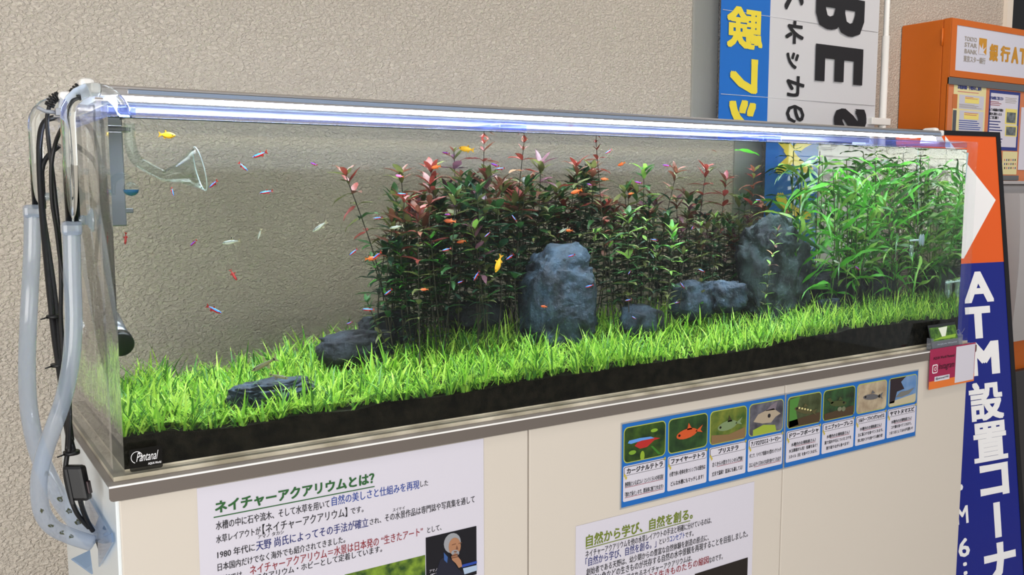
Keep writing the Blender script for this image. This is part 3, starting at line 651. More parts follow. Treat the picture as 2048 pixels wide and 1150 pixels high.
sp(1555, 462, .12, -.01, ['pink', 'light', 'rust'], ['light', 'olive'], 'lone slender plant with a pinkish tip in front of the largest rock', start=.12, lsz=.022, step=.018, thick=.0009)
sp(948, 460, .15, .03, ['olive', 'plum', 'light'], DK, 'stem plant with a narrow star-shaped crown low in the thicket', start=.4)
sp(862, 478, .16, .02, ['lime', 'green'], ['green', 'dark'], 'fresh green stem plant low in the left of the thicket', start=.3, lsz=.026)
sp(800, 500, .2, .02, ['lime', 'green'], ['green', 'dark'], 'bushy round-leaved green plant at the left edge of the thicket', start=.2, lsz=.024, step=.014)
sp(745, 520, .22, .06, ['green', 'lime'], ['green', 'dark'], 'green shoot sticking out leftmost below the thicket edge', start=.35, lsz=.022)
sp(735, 605, .2, .05, ['green', 'olive'], ['olive', 'green'], 'short drooping plant above the slanting rock', start=.2, lsz=.024, step=.014)
# left block: a clump whose members look alike
def clump(n, xr, yr, lab, grp, sep, topf, pals, seed, **kw):
    random.seed(seed)
    for i in range(n):
        px = xr[0]+(xr[1]-xr[0])*(i+random.uniform(.1, .9))/n; Y = random.uniform(*yr); py = topf(px)+random.uniform(6, 95)
        t = T(px, py, Y); pal, low = random.choice(pals)
        cw = {'plum': 'purple-topped', 'red': 'red-topped', 'rust': 'brown-topped', 'lime': 'bright green', 'light': 'pale-topped'}.get(pal[0], 'green-topped')
        zn = ['left part', 'middle', 'right part'][min(2, int(3*(px-xr[0])/(xr[1]-xr[0])))] if n > 12 else None
        l2, g2 = (cw+' '+lab+((', '+zn) if zn else ''), grp+', '+cw+((', '+zn) if zn else '')) if n > 12 else (lab, grp)
        stemplant(l2, g2, t, Vector((t.x+random.uniform(-.03, .03), Y+random.uniform(-.03, .03), 0)), pal, low, sep=sep, bow=random.uniform(-.012, .012), **kw)
sil = lambda px: float(np.interp(px, [740, 780, 850, 900, 960, 1040, 1100, 1190, 1250, 1300, 1400, 1500, 1580, 1600], [440, 400, 350, 345, 330, 320, 350, 320, 370, 375, 370, 370, 410, 430]))
PALS = [(RU, DK), (GR, DK), (['olive', 'green', 'rust'], ['dark', 'dark', 'green']), (GR, ['dark', 'green']), (RD, ['dark', 'olive', 'green']), (PL, DK), (['olive', 'green'], ['green', 'dark'])]
clump(24, (765, 1060), (.15, .33), 'stem plant in the thicket left of the tall rounded rock', 'stem plants left of the tall rounded rock', True, sil, PALS, 11, start=.38)
clump(26, (1060, 1480), (.26, .36), 'stem plant in the thicket between the tall rocks', 'stem plants between the two tall rocks', True, sil, PALS, 12, start=.34)
clump(36, (770, 1100), (.28, .42), 'dark stem plant behind the thicket left of the rounded rock', 'back row of stem plants, left', False, lambda p: sil(p)+30, PALS, 13, start=.24, step=.0155, per=4)
clump(44, (1100, 1570), (.30, .42), 'dark stem plant behind the thicket right of the rounded rock', 'back row of stem plants, right', False, lambda p: sil(p)+22, PALS, 14, start=.22, step=.0155, per=4)
clump(8, (790, 900), (.2, .3), 'round-leaved bright green plant in the lower left of the thicket', 'round-leaved green plants', False, lambda p: 470, [(['lime', 'green'], ['green', 'dark'])], 15, start=.2, step=.012, lsz=.022, per=4)
clump(10, (1180, 1440), (.17, .24), 'mid-height green stem plant in front of the thicket by the pitted rock', 'green stem plants by the pitted rock', True, lambda p: 425, [(['light', 'green', 'olive'], ['green', 'olive', 'dark'])], 16, start=.3, lsz=.028)
# bare stems of the thicket feet
random.seed(5)
# long-leaved plants on the right
def longplant(label, grp, base, h, n, keys, lmin, lmax, seed):
    random.seed(seed); base = clampv(base); base.z = ground(base.x, base.y)-.003; e = empty('long_leaved_plant', base, label, 'water plant', grp)
    top = clampv(base+Vector((random.uniform(-.05, .04), random.uniform(-.03, .03), h))); P = smoothpath([base, base.lerp(top, .5)+Vector((random.uniform(-.02, .02), 0, 0)), top], 5)
    tube('stem', P, .0012, STEMG if random.random() < .6 else STEM, e, 5)
    for j in range(n):
        t = .25+.75*j/max(1, n-1); f = t*(len(P)-1); i0 = min(int(f), len(P)-2); p = P[i0].lerp(P[i0+1], f-i0)
        a = random.uniform(0, 2*pi); l_ = random.uniform(lmin, lmax); d = Vector((cos(a), sin(a)*.8, random.uniform(.5, 1.6)))
        for _ in range(12):
            q = p+d.normalized()*l_*.85
            if .03 < q.y < .425 and .03 < q.x < 1.775 and q.z < .44: break
            a = random.uniform(0, 2*pi); l_ *= .92; d = Vector((cos(a), sin(a)*.8, random.uniform(.2, 1.2)))
        M_ = leafmat(p, d, Vector((0, 0, 1)), l_); me = random.choice(LONG[random.choice(keys)])
        for _ in range(8):
            tip = [M_ @ v.co for v in me.vertices]; mz = max(v.z for v in tip); ok = mz < .4325 and min(v.y for v in tip) > .018 and max(v.y for v in tip) < .433 and max(v.x for v in tip) < 1.783
            if ok: break
            M_ = M_ @ Matrix.Diagonal((.85, .85, .85, 1))
        o = bpy.data.objects.new('leaf', me); COL.objects.link(o); o.parent = e; o.matrix_local = Matrix.Translation(-base) @ M_
KL = ['lime', 'lime', 'green', 'light']
random.seed(21)
spots = []
for i in range(40):
    spots.append((random.uniform(1.42, 1.765), random.uniform(.14, .41), random.uniform(.20, .37)))
for i, (x, y, h) in enumerate(spots):
    fr = y < .24
    zx = 'near the largest rock' if x < 1.54 else ('in the middle of the green stand' if x < 1.66 else 'by the right end pane'); zf = 'toward the front' if fr else 'toward the back'
    longplant('narrow-leaved bright green plant '+zx+', '+zf, 'long-leaved plants '+zx+', '+zf, Vector((x, y, 0)), h, 12, KL, .07, .15, 100+i)
longplant('long-leaved green plant whose leaves drape left past the largest rock', None, Vector((T(1600, 560, .2).x, .2, 0)), .27, 16, KL, .10, .17, 300)
longplant('long-leaved green plant with ribbon leaves spread under the surface above the broad rock', None, Vector((T(1660, 560, .16).x, .16, 0)), .30, 18, KL, .10, .18, 307)
# ================================================================ fish
def fish_protos(style):
    st = STYLES[style]; prof = st['prof']; seg = 10; V = []; F = []; MI = []
    for x, hh, hw, cz in prof:
        for k in range(seg): a = 2*pi*k/seg; V.append((x, cos(a)*hw*.5, cz+sin(a)*hh*.5))
    for i in range(len(prof)-1):
        for k in range(seg):
            k2 = (k+1) % seg; F.append((i*seg+k, i*seg+k2, (i+1)*seg+k2, (i+1)*seg+k))
            am = 360*(k+.5)/seg; s_ = sin(radians(am)); xm = (prof[i][0]+prof[i+1][0])/2
            MI.append(st['zone'](s_, xm))
    F.append(tuple(range(seg))); MI.append(0); F.append(tuple((len(prof)-1)*seg+k for k in range(seg))[::-1]); MI.append(0)
    me = bpy.data.meshes.new('body'); me.from_pydata(V, [], F); [me.materials.append(m) for m in st['mats']]; me.polygons.foreach_set('material_index', MI); me.polygons.foreach_set('use_smooth', [True]*len(F)); me.update()
    parts = [('body', me)]
    def fin(nm, pts, m, y=0, th=.006):
        n = len(pts); V = [(x, y-th, z) for x, z in pts]+[(x, y+th, z) for x, z in pts]
        F = [tuple(range(n)), tuple(range(n, 2*n))[::-1]]+[(i, (i+1) % n, (i+1) % n+n, i+n) for i in range(n)]
        q = bpy.data.meshes.new(nm); q.from_pydata(V, [], F); q.materials.append(m); q.update(); parts.append((nm, q))
    tx = prof[0][0]; f = st['fin']
    fin('tail_fin', [(tx+.04, .03), (tx-.18, .15), (tx-.11, 0), (tx-.18, -.15), (tx+.04, -.03)], f)
    fin('dorsal_fin', st.get('dorsal', [(-.02, .10), (-.06, .24), (-.14, .22), (-.12, .07)]), st.get('dfin', f))
    fin('anal_fin', [(-.02, -.09), (-.12, -.22), (-.22, -.13), (-.2, -.05)], f)
    for s_ in (-1, 1):
        bm = bmesh.new(); bmesh.ops.create_uvsphere(bm, u_segments=8, v_segments=6, radius=.03*st.get('eye', 1)); bmesh.ops.transform(bm, matrix=Matrix.Translation((.37, s_*.05*st['w'], .02)), verts=bm.verts)
        q = bpy.data.meshes.new('eye'); bm.to_mesh(q); bm.free(); q.materials.append(EYE); parts.append(('eye', q))
    return parts
EYE = mat('fish_eye', (14, 14, 18), .1)
NB = mat('neon_blue_stripe', (58, 150, 255), .25, spec=1); NR = mat('neon_red_flank', (190, 36, 44), .35); ND = mat('dark_fish_back', (34, 44, 66), .4)
PU = mat('violet_fish_back', (112, 62, 190), .3); PR_ = mat('magenta_flank', (170, 40, 90), .35); ORG = mat('orange_fish', (200, 92, 42), .35); YEL = mat('golden_fish', (238, 176, 36), .35)
RDF = mat('red_fish', (176, 44, 44), .35); SIL = mat('silver_fish', (150, 158, 150), .25, .3); SILB = mat('pale_belly', (206, 210, 196), .3); PNK = mat('pink_fish', (244, 120, 190), .3)
BRF = mat('brown_silver_fish', (108, 110, 84), .4); BRB = mat('tan_belly', (150, 142, 104), .4)
FINR = clearmat('red_fin', (.85, .4, .35), 1.3, .2, .55, (190, 60, 50)); FINO = clearmat('orange_fin', (.95, .7, .4), 1.3, .2, .6, (230, 130, 50)); FINC = clearmat('clear_fin', (.85, .85, .8), 1.3, .2, .4, (180, 170, 140)); FINY = clearmat('yellow_fin', (.95, .8, .4), 1.3, .2, .65, (240, 190, 60)); BLK = mat('black_fin_spot', (12, 12, 14), .5)
slim = [(-.36, .06, .03, 0), (-.25, .09, .05, 0), (-.1, .17, .09, 0), (.08, .22, .12, -.01), (.24, .21, .12, -.01), (.36, .17, .10, 0), (.45, .10, .07, 0), (.50, .03, .02, 0)]
deep = [(-.34, .09, .04, 0), (-.24, .14, .06, 0), (-.1, .26, .11, 0), (.08, .34, .14, -.01), (.24, .31, .13, -.01), (.36, .22, .11, 0), (.45, .12, .08, 0), (.50, .04, .03, 0)]
lng = [(-.40, .07, .04, 0), (-.28, .09, .06, 0), (-.1, .14, .10, 0), (.1, .17, .12, 0), (.28, .16, .12, 0), (.40, .12, .10, 0), (.47, .07, .07, 0), (.50, .03, .03, 0)]
STYLES = {
 'neon': dict(prof=slim, w=1, mats=[ND, NB, NR], zone=lambda s, x: 0 if s > .9 else (1 if s > -.05 and x > -.32 else (2 if x < .3 or s > -.9 else 2)), fin=FINR, dorsal=[(.0, .09), (-.03, .19), (-.10, .17), (-.10, .07)]),
 'violet': dict(prof=slim, w=1, mats=[PU, PU, PR_], zone=lambda s, x: 0 if s > .1 else 2, fin=FINR),
 'red': dict(prof=slim, w=1, mats=[RDF, RDF, ND], zone=lambda s, x: 0 if s < .85 else 2, fin=FINR),
 'orange': dict(prof=deep, w=1, mats=[ORG, ORG, ORG], zone=lambda s, x: 0, fin=FINO),
 'gold': dict(prof=deep, w=1.2, mats=[YEL, YEL, YEL], zone=lambda s, x: 0, fin=FINY),
 'silver': dict(prof=deep if 0 else slim, w=1, mats=[SIL, SIL, SILB], zone=lambda s, x: 0 if s > -.3 else 2, fin=FINC, dorsal=[(.02, .10), (-.01, .27), (-.09, .25), (-.08, .09)]),
 'fox': dict(prof=lng, w=1, mats=[BRF, ND, BRB], zone=lambda s, x: 0 if s > .3 else (1 if s > .0 else 2), fin=FINC),
 'pink': dict(prof=deep, w=1, mats=[PNK, PNK, SILB], zone=lambda s, x: 0, fin=FINO)}
PROTO = {}
def fish(style, px, py, Y, lpx, ang, label, group=None, yawoff=0):
    c = T(px, py, Y); ln = lpx*depth(c)/FPX*.93; a = radians(ang)
    yaw = random.uniform(-.25, .25)+yawoff; h = Vector((cos(-YAW+yaw), sin(-YAW+yaw), 0))
    X = (h*cos(a)+Vector((0, 0, 1))*sin(a)).normalized(); Yv = Vector((0, 0, 1)).cross(X)
    if Yv.length < .05: Yv = Vector((-h.y, h.x, 0))
    Yv.normalize(); Z = X.cross(Yv)
    Mx = Matrix(((X.x, Yv.x, Z.x, c.x), (X.y, Yv.y, Z.y, c.y), (X.z, Yv.z, Z.z, c.z), (0, 0, 0, 1))) @ Matrix.Diagonal((ln, ln, ln, 1))
    if style not in PROTO: PROTO[style] = fish_protos(style)
    e = bpy.data.objects.new('fish', None); e.empty_display_size = .1; COL.objects.link(e); e.matrix_world = Mx
    tag(e, label, 'fish', group)
    for nm, me in PROTO[style]:
        o = bpy.data.objects.new(nm, me); COL.objects.link(o); o.parent = e
    if style in ('silver',):
        bm = bmesh.new(); bmesh.ops.create_uvsphere(bm, u_segments=8, v_segments=5, radius=.04, matrix=Matrix.Translation((-.03, 0, .2)) @ Matrix.Diagonal((1.1, .35, .8, 1))); q = bpy.data.meshes.new('fin_spot'); bm.to_mesh(q); bm.free(); q.materials.append(BLK)
        o = bpy.data.objects.new('fin_spot', q); COL.objects.link(o); o.parent = e
    if style == 'fox':
        bm = bmesh.new(); bmesh.ops.create_uvsphere(bm, u_segments=8, v_segments=5, radius=.045, matrix=Matrix.Translation((-.42, 0, 0)) @ Matrix.Diagonal((1, .5, 1, 1))); q = bpy.data.meshes.new('tail_spot'); bm.to_mesh(q); bm.free(); q.materials.append(BLK)
        o = bpy.data.objects.new('tail_spot', q); COL.objects.link(o); o.parent = e
    return e
random.seed(9)
NG = 'blue-striped small fish'; OG = 'orange small fish'; SG = 'silver fish'; RG = 'small red fish'; VG = 'violet small fish'
FISH = [
 ('neon', 520, 309, .12, 34, 200, 'blue-striped red fish nearest the bright rim above the bare wall', NG),
 ('neon', 486, 333, .10, 26, -42, 'blue-striped fish diving right below the one nearest the rim', NG),
 ('neon', 427, 368, .09, 25, 218, 'blue-striped fish at the open mouth of the glass lily pipe', NG),
 ('neon', 533, 384, .12, 28, 190, 'blue-striped red-tailed fish level with the glass pipe mouth', NG),
 ('violet', 628, 328, .14, 17, 165, 'small violet fish alone left of the plants under the rim', VG),
 ('violet', 387, 486, .10, 20, 222, 'small violet-red fish low below the glass pipe mouth', VG),
 ('red', 467, 550, .10, 27, -60, 'red fish diving alone in front of the bare wall', RG),
 ('red', 251, 477, .08, 26, 262, 'red fish swimming upright beside the left end', RG),
 ('neon', 428, 619, .08, 36, -28, 'blue-striped red fish lowest in open water at the left', NG),
 ('neon', 345, 383, .14, 18, -80, 'tiny dark blue fish hanging vertically under the glass pipe', NG),
 ('gold', 334, 270, .10, 42, -4, 'golden yellow fish beside the glass pipe just under the surface', 'golden fish'),
 ('silver', 463, 484, .10, 42, 188, 'silver fish with a black dorsal spot facing left, lowest of the silver ones', SG),
 ('silver', 640, 453, .13, 38, 214, 'silver fish with a black dorsal spot slanting up to the right', SG),
 ('silver', 519, 468, .12, 24, 250, 'small silver fish turned toward the glass with a red-tinged tail', SG),
 ('silver', 793, 454, .13, 30, 190, 'pale grey fish against the left part of the plant thicket', SG),
 ('violet', 892, 306, .16, 18, 170, 'violet fish left of the upper golden fish', VG),
 ('gold', 933, 298, .15, 36, 172, 'golden yellow fish above the left part of the thicket near the surface', 'golden fish'),
 ('orange', 872, 334, .15, 24, 190, 'orange fish just below and left of the upper golden fish', OG),
 ('neon', 805, 388, .13, 22, 178, 'blue-striped fish by the left brown-tipped plant', NG),
 ('neon', 756, 436, .12, 20, 188, 'blue-striped fish at the left edge of the thicket, upper one', NG),
 ('violet', 896, 429, .13, 14, 180, 'violet fish in the middle of the left thicket', VG),
 ('orange', 900, 442, .15, 28, 175, 'orange fish right below the violet fish in the left thicket', OG),
 ('orange', 923, 483, .14, 22, 188, 'orange fish just above a blue-striped one in the left thicket', OG),
 ('neon', 707, 504, .11, 22, 218, 'blue-striped fish left of the thicket, head down left', NG),
 ('neon', 754, 511, .11, 26, 215, 'blue-striped fish overlapping an orange one at the thicket edge', NG),
 ('orange', 742, 517, .14, 28, 5, 'orange fish half behind a blue-striped one at the thicket edge', OG),
 ('neon', 893, 499, .12, 22, 195, 'blue-striped fish below an orange one in the left thicket', NG),
 ('neon', 975, 469, .12, 16, 220, 'small blue-striped fish rising to the right above the diving golden fish', NG),
 ('gold', 997, 527, .11, 40, 250, 'slender golden fish diving steeply left of the tall rounded rock', 'golden fish'),
 ('neon', 1020, 514, .11, 22, 212, 'blue-striped fish touching the tail of the diving golden fish', NG),
 ('neon', 953, 551, .12, 25, 237, 'blue-striped fish diving steeply among bare stems', NG),
 ('neon', 921, 564, .12, 16, 200, 'small blue-striped fish left of the steeply diving one', NG),
 ('neon', 777, 584, .11, 22, 215, 'blue-striped fish at the lower left of the thicket', NG),
 ('neon', 737, 619, .10, 26, 178, 'blue-striped fish level over the slanting rock', NG),
 ('neon', 699, 646, .10, 15, 200, 'small blue-striped fish at the left tip of the slanting rock', NG),
 ('orange', 849, 579, .14, 18, 180, 'orange fish low among the stems left of centre', OG),
 ('pink', 799, 352, .16, 18, 170, 'bright pink fish at the tip of the left brown-tipped plant', None),
 ('violet', 990, 330, .14, 20, 165, 'violet fish in the red leaves below the orange-red crown', VG),
 ('neon', 1001, 337, .12, 20, 185, 'blue-striped fish under the violet one near the orange-red crown', NG),
 ('neon', 1217, 303, .12, 18, 210, 'blue-striped fish beside the bright red central plant', NG),
 ('orange', 1243, 328, .15, 20, 200, 'brownish orange fish right of the bright red central plant', OG),
 ('violet', 1333, 331, .14, 18, 175, 'violet fish in open water right of the central red plant', VG),
 ('violet', 1277, 365, .14, 18, 170, 'dark violet fish over the pale green plant top', VG),
 ('violet', 1179, 369, .13, 14, 165, 'blue-violet fish in front of the central red plant stem', VG),
 ('orange', 1209, 358, .16, 18, 180, 'small orange fish just below the central red plant crown', OG),
 ('orange', 1153, 383, .15, 28, 195, 'larger orange fish among leaves left of the central red stem', OG),
 ('orange', 1262, 387, .16, 14, 190, 'tiny orange fish under the dark violet fish', OG),
 ('neon', 1309, 480, .12, 17, 172, 'blue-striped fish left of the yellow-green plant', NG),
 ('silver', 1127, 460, .14, 26, 205, 'silver fish above the tall rounded rock', SG),
 ('orange', 1138, 461, .17, 18, 180, 'orange fish behind the silver one above the tall rounded rock', OG),
 ('neon', 1143, 511, .12, 18, 195, 'blue-striped fish across the top of the tall rounded rock', NG),
 ('neon', 1028, 436, .12, 16, 130, 'blue-violet striped fish above left of the tall rounded rock', NG),
 ('neon', 1179, 572, .12, 20, 195, 'blue-striped fish at the right shoulder of the tall rounded rock', NG),
 ('orange', 1088, 613, .13, 16, 175, 'small orange fish at the foot of the tall rounded rock', OG),
 ('neon', 1403, 541, .12, 17, 160, 'blue-striped fish just above the pitted rock', NG),
 ('neon', 1365, 571, .12, 16, 130, 'blue-striped fish at the left side of the pitted rock', NG),
 ('neon', 1257, 600, .11, 16, 190, 'blue-striped fish over the small smooth rock', NG),
 ('neon', 1354, 605, .11, 12, 190, 'tiny blue-striped fish below left of the pitted rock', NG),
 ('neon', 1268, 635, .10, 12, 150, 'tiny blue-striped fish in front of the small smooth rock', NG),
 ('neon', 1259, 545, .12, 12, 230, 'tiny blue-striped fish among dark stems at the centre right', NG),
 ('neon', 1385, 455, .12, 12, 240, 'tiny blue-striped fish among leaves right of the yellow-green plant', NG),
 ('neon', 1517, 400, .12, 14, 180, 'blue-striped fish above the largest rock', NG),
 ('violet', 1715, 536, .10, 16, 150, 'violet fish in front of the broad dark rock at the right', VG),
 ('silver', 1674, 524, .10, 20, 160, 'whitish little fish under the draping green leaves at the right', SG),
 ('fox', 528, 729, .09, 66, 205, 'slender brown fish with a black tail spot resting over the flat cracked rock', 'bottom fish at the cracked rock'),
 ('fox', 558, 753, .07, 42, -14, 'smaller slender tan fish on the face of the flat cracked rock', 'bottom fish at the cracked rock')]
for f in FISH: fish(*f)
# floating leaves at the surface
for px, py, l_, lab in ((1470, 301, .07, 'loose green leaf floating flat against the surface near the blue banner'), (1421, 300, .018, 'small brown leaf scrap floating under the surface')):
    c = T(px, py, .12); c.z = min(c.z, .4305); o = bpy.data.objects.new('floating_leaf', (LONG['lime'][0] if l_ > .03 else LM['rust'][0])[0] if 0 else (LM['lime'][2] if l_ > .03 else LM['rust'][0])); COL.objects.link(o)
    o.matrix_world = leafmat(c, Vector((1, .1, 0)), Vector((0, 0, 1)), l_); tag(o, lab, 'leaf')
# ================================================================ printed sheets on the doors
PD = Plane((0, DY0-.0012, 0), (1, 0, 0), (0, 0, 1))
PAPER = mat('white_paper', (212, 209, 221), .45, coat=.15); INK = mat('black_ink', (24, 24, 30), .6); NAVY = mat('navy_ink', (30, 40, 110), .6); BLUEI = mat('blue_ink', (36, 66, 150), .6)
GREENI = mat('green_ink', (44, 96, 50), .6); OLIVEI = mat('olive_ink', (112, 128, 40), .6); REDI = mat('dark_red_ink', (140, 34, 44), .6)
def sheet(name, pl, rect, m, label, cat, r=0, th=.0004, margin=0):
    u0, v0, u1, v1 = rect; e = empty(name, pl.at((u0+u1)/2, min(v0, v1), 0), label, cat)
    poly('backing', pl, rrect(u0-margin, min(v0, v1)-margin, u1+margin, max(v0, v1)+margin, r), THINCLEAR if margin else m, e, 0, th)
    if margin: poly('sheet', pl, rrect(u0, v0, u1, v1, r), m, e, 1, .0002)
    return e
u0, v1 = PD.uv(393.6, 977); u1, _ = PD.uv(967, 874)
pos = sheet('poster', PD, (u0, v1-.30, u1, v1), PAPER, 'white paper notice headed in green on the left cabinet door', 'poster')
c3 = lambda x, y: (380+x/3.303, 850+y/3.303)
def L3(s, x, y, xr, h, m, b=.012):
    a = c3(x, y); return line_px(s, PD, a[0], a[1], 380+xr/3.303, h/3.303, m, pos, 2, b)
L3('ネイチャーアクアリウムとは？', 165, 578, 1220, 82, GREENI, .035)
a, b = PD.uv(*c3(155, 608)); c_, _ = PD.uv(*c3(1218, 398)); poly('underline', PD, rrect(a, b-.0012, c_, b+.0002), GREENI, pos, 2)
for l in [('水槽の中に石や流木、そして水草を用いて', 170, 690, 925, 58, INK), ('自然の美しさと仕組みを再現', 935, 530, 1515, 62, BLUEI), ('した', 1520, 407, 1572, 42, INK),
          ('水草レイアウトが', 172, 778, 468, 54, INK), ('【ネイチャーアクアリウム】', 478, 715, 1040, 66, INK), ('です。', 1060, 588, 1145, 46, INK),
          ('1980 年代に', 180, 880, 430, 54, INK), ('天野 尚氏によってその手法が確立', 436, 827, 1180, 66, NAVY), ('され、', 1186, 658, 1262, 42, INK), ('その水景作品は専門誌や写真集を通して', 1286, 636, 1880, 52, INK),
          ('アマノ タカシ', 448, 752, 620, 28, INK), ('スイケイ', 1338, 572, 1418, 24, INK),
          ('日本国内だけでなく海外でも紹介されてきました。', 182, 962, 1028, 52, INK), ('近年では、', 190, 1040, 360, 48, INK), ('ネイチャーアクアリウム＝水景は日本発の “生きたアート”', 395, 988, 1540, 66, REDI), ('として、', 1566, 712, 1660, 42, INK),
          ('世界最大のアクアリウム・ホビーとして定着しています。', 200, 1085, 1272, 50, INK)]: L3(*l)
# pictures on the sheet
PICG = mat('printed_foliage', (40, 70, 30), .5, vscale=60, col2=(130, 160, 50)); PICD = mat('printed_dark', (20, 20, 28), .5)
a0 = PD.uv(*c3(1020, 985)); a1 = PD.uv(*c3(1553, 858)); poly('foliage_picture', PD, rrect(a0[0], v1-.29, a1[0], a1[1]), PICG, pos, 1)
p0 = PD.uv(*c3(1556, 745)); p1 = PD.uv(*c3(1890, 666)); pp = poly('portrait_picture', PD, rrect(p0[0], p0[1]-.075, p1[0], p1[1]), PICD, pos, 2)
def shape(nm, cx, cy, pts, m, k, par=pos, f=c3, pl=PD):
    P_ = [pl.uv(*f(cx+x, cy+y)) for x, y in pts]; return poly(nm, pl, P_, m, par, k)
def ell(cx, cy, rx, ry, n=18, sh=0): return [(rx*cos(2*pi*k/n), ry*sin(2*pi*k/n)+sh*rx*cos(2*pi*k/n)) for k in range(n)]
SKIN = mat('printed_skin', (168, 122, 92), .5); HAIR = mat('printed_grey_hair', (150, 152, 158), .5); SHIRT = mat('printed_blue_shirt', (56, 90, 150), .5); JACK = mat('printed_jacket', (30, 32, 48), .5); SKD = mat('printed_skin_shade', (112, 74, 56), .5)
shape('jacket', 1730, 930, [(-110, 60), (-80, -40), (-40, -70), (0, -40), (40, 20), (80, 50), (70, 70)], JACK, 3)
shape('collar', 1690, 880, [(-16, -40), (10, -10), (6, 30), (-14, 10)], SHIRT, 4)
shape('hair', 1730, 778, ell(0, 0, 56, 66, sh=-.15), HAIR, 4)
shape('face', 1745, 800, ell(0, 0, 40, 58, sh=-.1), SKIN, 5)
shape('beard', 1748, 842, ell(0, 0, 26, 20), HAIR, 6)
shape('mouth', 1748, 834, ell(0, 0, 11, 4), SKD, 7)
shape('brow', 1760, 782, [(-34, 6), (-8, -2), (-8, 2), (-34, 10)], SKD, 6); shape('brow', 1778, 776, [(-8, 2), (14, -4), (14, 0), (-8, 6)], SKD, 6)
shape('nose', 1758, 806, [(0, -14), (10, 12), (-6, 12)], SKD, 6)
shape('hand', 1750, 880, [(-30, -16), (-6, -38), (6, -34), (10, -20), (34, 10), (42, 50), (20, 60), (0, 30), (-24, 8)], SKIN, 8)
shape('finger', 1744, 858, [(-22, -2), (20, -12), (20, -4), (-22, 7)], SKD, 9); shape('finger', 1746, 872, [(-22, -2), (20, -10), (20, -4), (-22, 5)], SKD, 9)
shape('blue_stripe', 1850, 910, [(-60, 12), (42, -14), (42, 2), (-58, 30)], mat('printed_blue', (40, 70, 160), .5), 4); shape('pale_book', 1850, 945, [(-50, 0), (42, -22), (42, 14), (-40, 40)], mat('printed_pale', (170, 190, 215), .5), 4)
L3('アマノ タカシ', 1580, 975, 1695, 22, PAPER); L3('天野 尚 氏', 1585, 1022, 1745, 44, PAPER)
# second notice
u0, v1 = PD.uv(1151.8, 1052.8); u1, _ = PD.uv(1509, 959)
pos2 = sheet('poster', PD, (u0, v1-.28, u1, v1), PAPER, 'white paper notice headed in olive on the middle cabinet door', 'poster')
def L4(s, x, y, xr, h, m, b=.012): return line_px(s, PD, 1120+x/2.674, 720+y/2.674, 1120+xr/2.674, h/2.674, m, pos2, 2, b)
L4('自然から学び、自然を創る。', 137, 995, 705, 62, OLIVEI, .025)
a, b = PD.uv(1120+137/2.674, 720+1008/2.674); c_, _ = PD.uv(1120+703/2.674, 900); poly('underline', PD, rrect(a, b-.0012, c_, b+.0002), OLIVEI, pos2, 2)
for l in [('ネイチャーアクアリウムを他の水草レイアウトの手法と明確に分けているのは、', 135, 1055, 805, 38, INK), ('「自然から学び、自然を創る。」', 135, 1103, 512, 48, NAVY), ('という', 530, 985, 582, 32, INK), ('コンセプト', 585, 972, 665, 36, BLUEI), ('です。', 668, 950, 712, 32, INK),
          ('創始者である天野は、幼少期からの豊富な自然体験を創造の原点に、', 140, 1150, 790, 38, INK), ('水草と魚などの生きものが共存する自然の水中景観を再現することを目指しました。', 145, 1195, 996, 42, INK),
          ('ミニチュア庭園とも訳されるネイチャーアクアリウムは、', 145, 1240, 702, 36, INK), ('循環し生活する生きものたちの縮図', 300, 1235, 790, 44, REDI), ('なのです。', 795, 1085, 868, 34, INK)]: L4(*l)
a0 = PD.uv(1120+720/2.674, 720+1140/2.674); a1 = PD.uv(1120+1003/2.674, 720+1055/2.674); poly('dark_picture', PD, rrect(a0[0], v1-.27, a1[0], a1[1]), mat('printed_brown_black', (34, 28, 26), .5), pos2, 2)
# fish guide strip, two laminated halves
BLUEB = mat('bright_blue_print', (24, 104, 186), .4, coat=.3); YG = mat('yellow_green_border', (176, 184, 84), .5); STAR = mat('gold_star', (196, 178, 60), .5)
UL, VT = PD.uv(1244.5, 849); UR, _ = PD.uv(1836, 742); _, VB = PD.uv(1245, 1015); US = .593
halves = []
for k, (a, b) in enumerate(((UL, US-.0), (US+.0, UR))): pass
SEAM = 1.178
h1 = sheet('fish_guide', PD, (UL, VB, SEAM-.0025, VT), BLUEB, 'left half of the blue fish guide strip, four fish panels, on the middle door', 'sign', margin=.003)
h2 = sheet('fish_guide', PD, (SEAM+.0025, VB, UR, VT), BLUEB, 'right half of the blue fish guide strip, four fish panels, on the right door', 'sign', margin=.003)
TT = ['カージナルテトラ', 'ファイヤーテトラ', 'プリステラ', 'アノマロクロミス・トーマシー', 'ドワーフボーシャ', 'ミニブッシープレコ', 'シルバー・フライングフォックス', 'ヤマトヌマエビ']
BB = [['熱帯魚といえばコレ！というくらいの有名魚！', '「群れで泳ぐ」ので、群泳美に魅了されます♪'], ['小型で赤い身体を持つシンプルな配色は', 'どんな水槽にもマッチします！'], ['古くから小型カラシンの入門魚！', '丈夫で温和！混泳にも適してる！'], ['ギニア、リベリア原産の小型のシクリッド', '口に入るサイズの小さな貝を食べてくれます'],
      ['水槽内のお掃除屋さん！', '水玉模様が人気！低層を泳ぐ！', 'スネイル（貝）を食べてくれます。'], ['水槽内のお掃除屋さん！', '葉で流木や石についたコケを', '削り取りながら食べます！'], ['水槽内のお掃除屋さん！', '主に藻コケを食べてくれます。', '常に何かコケを食べてる働き者！'], ['水槽内のお掃除屋さん！', 'コケ類を食べてくれます。', 'つまつまとしてるのが可愛い♡']]
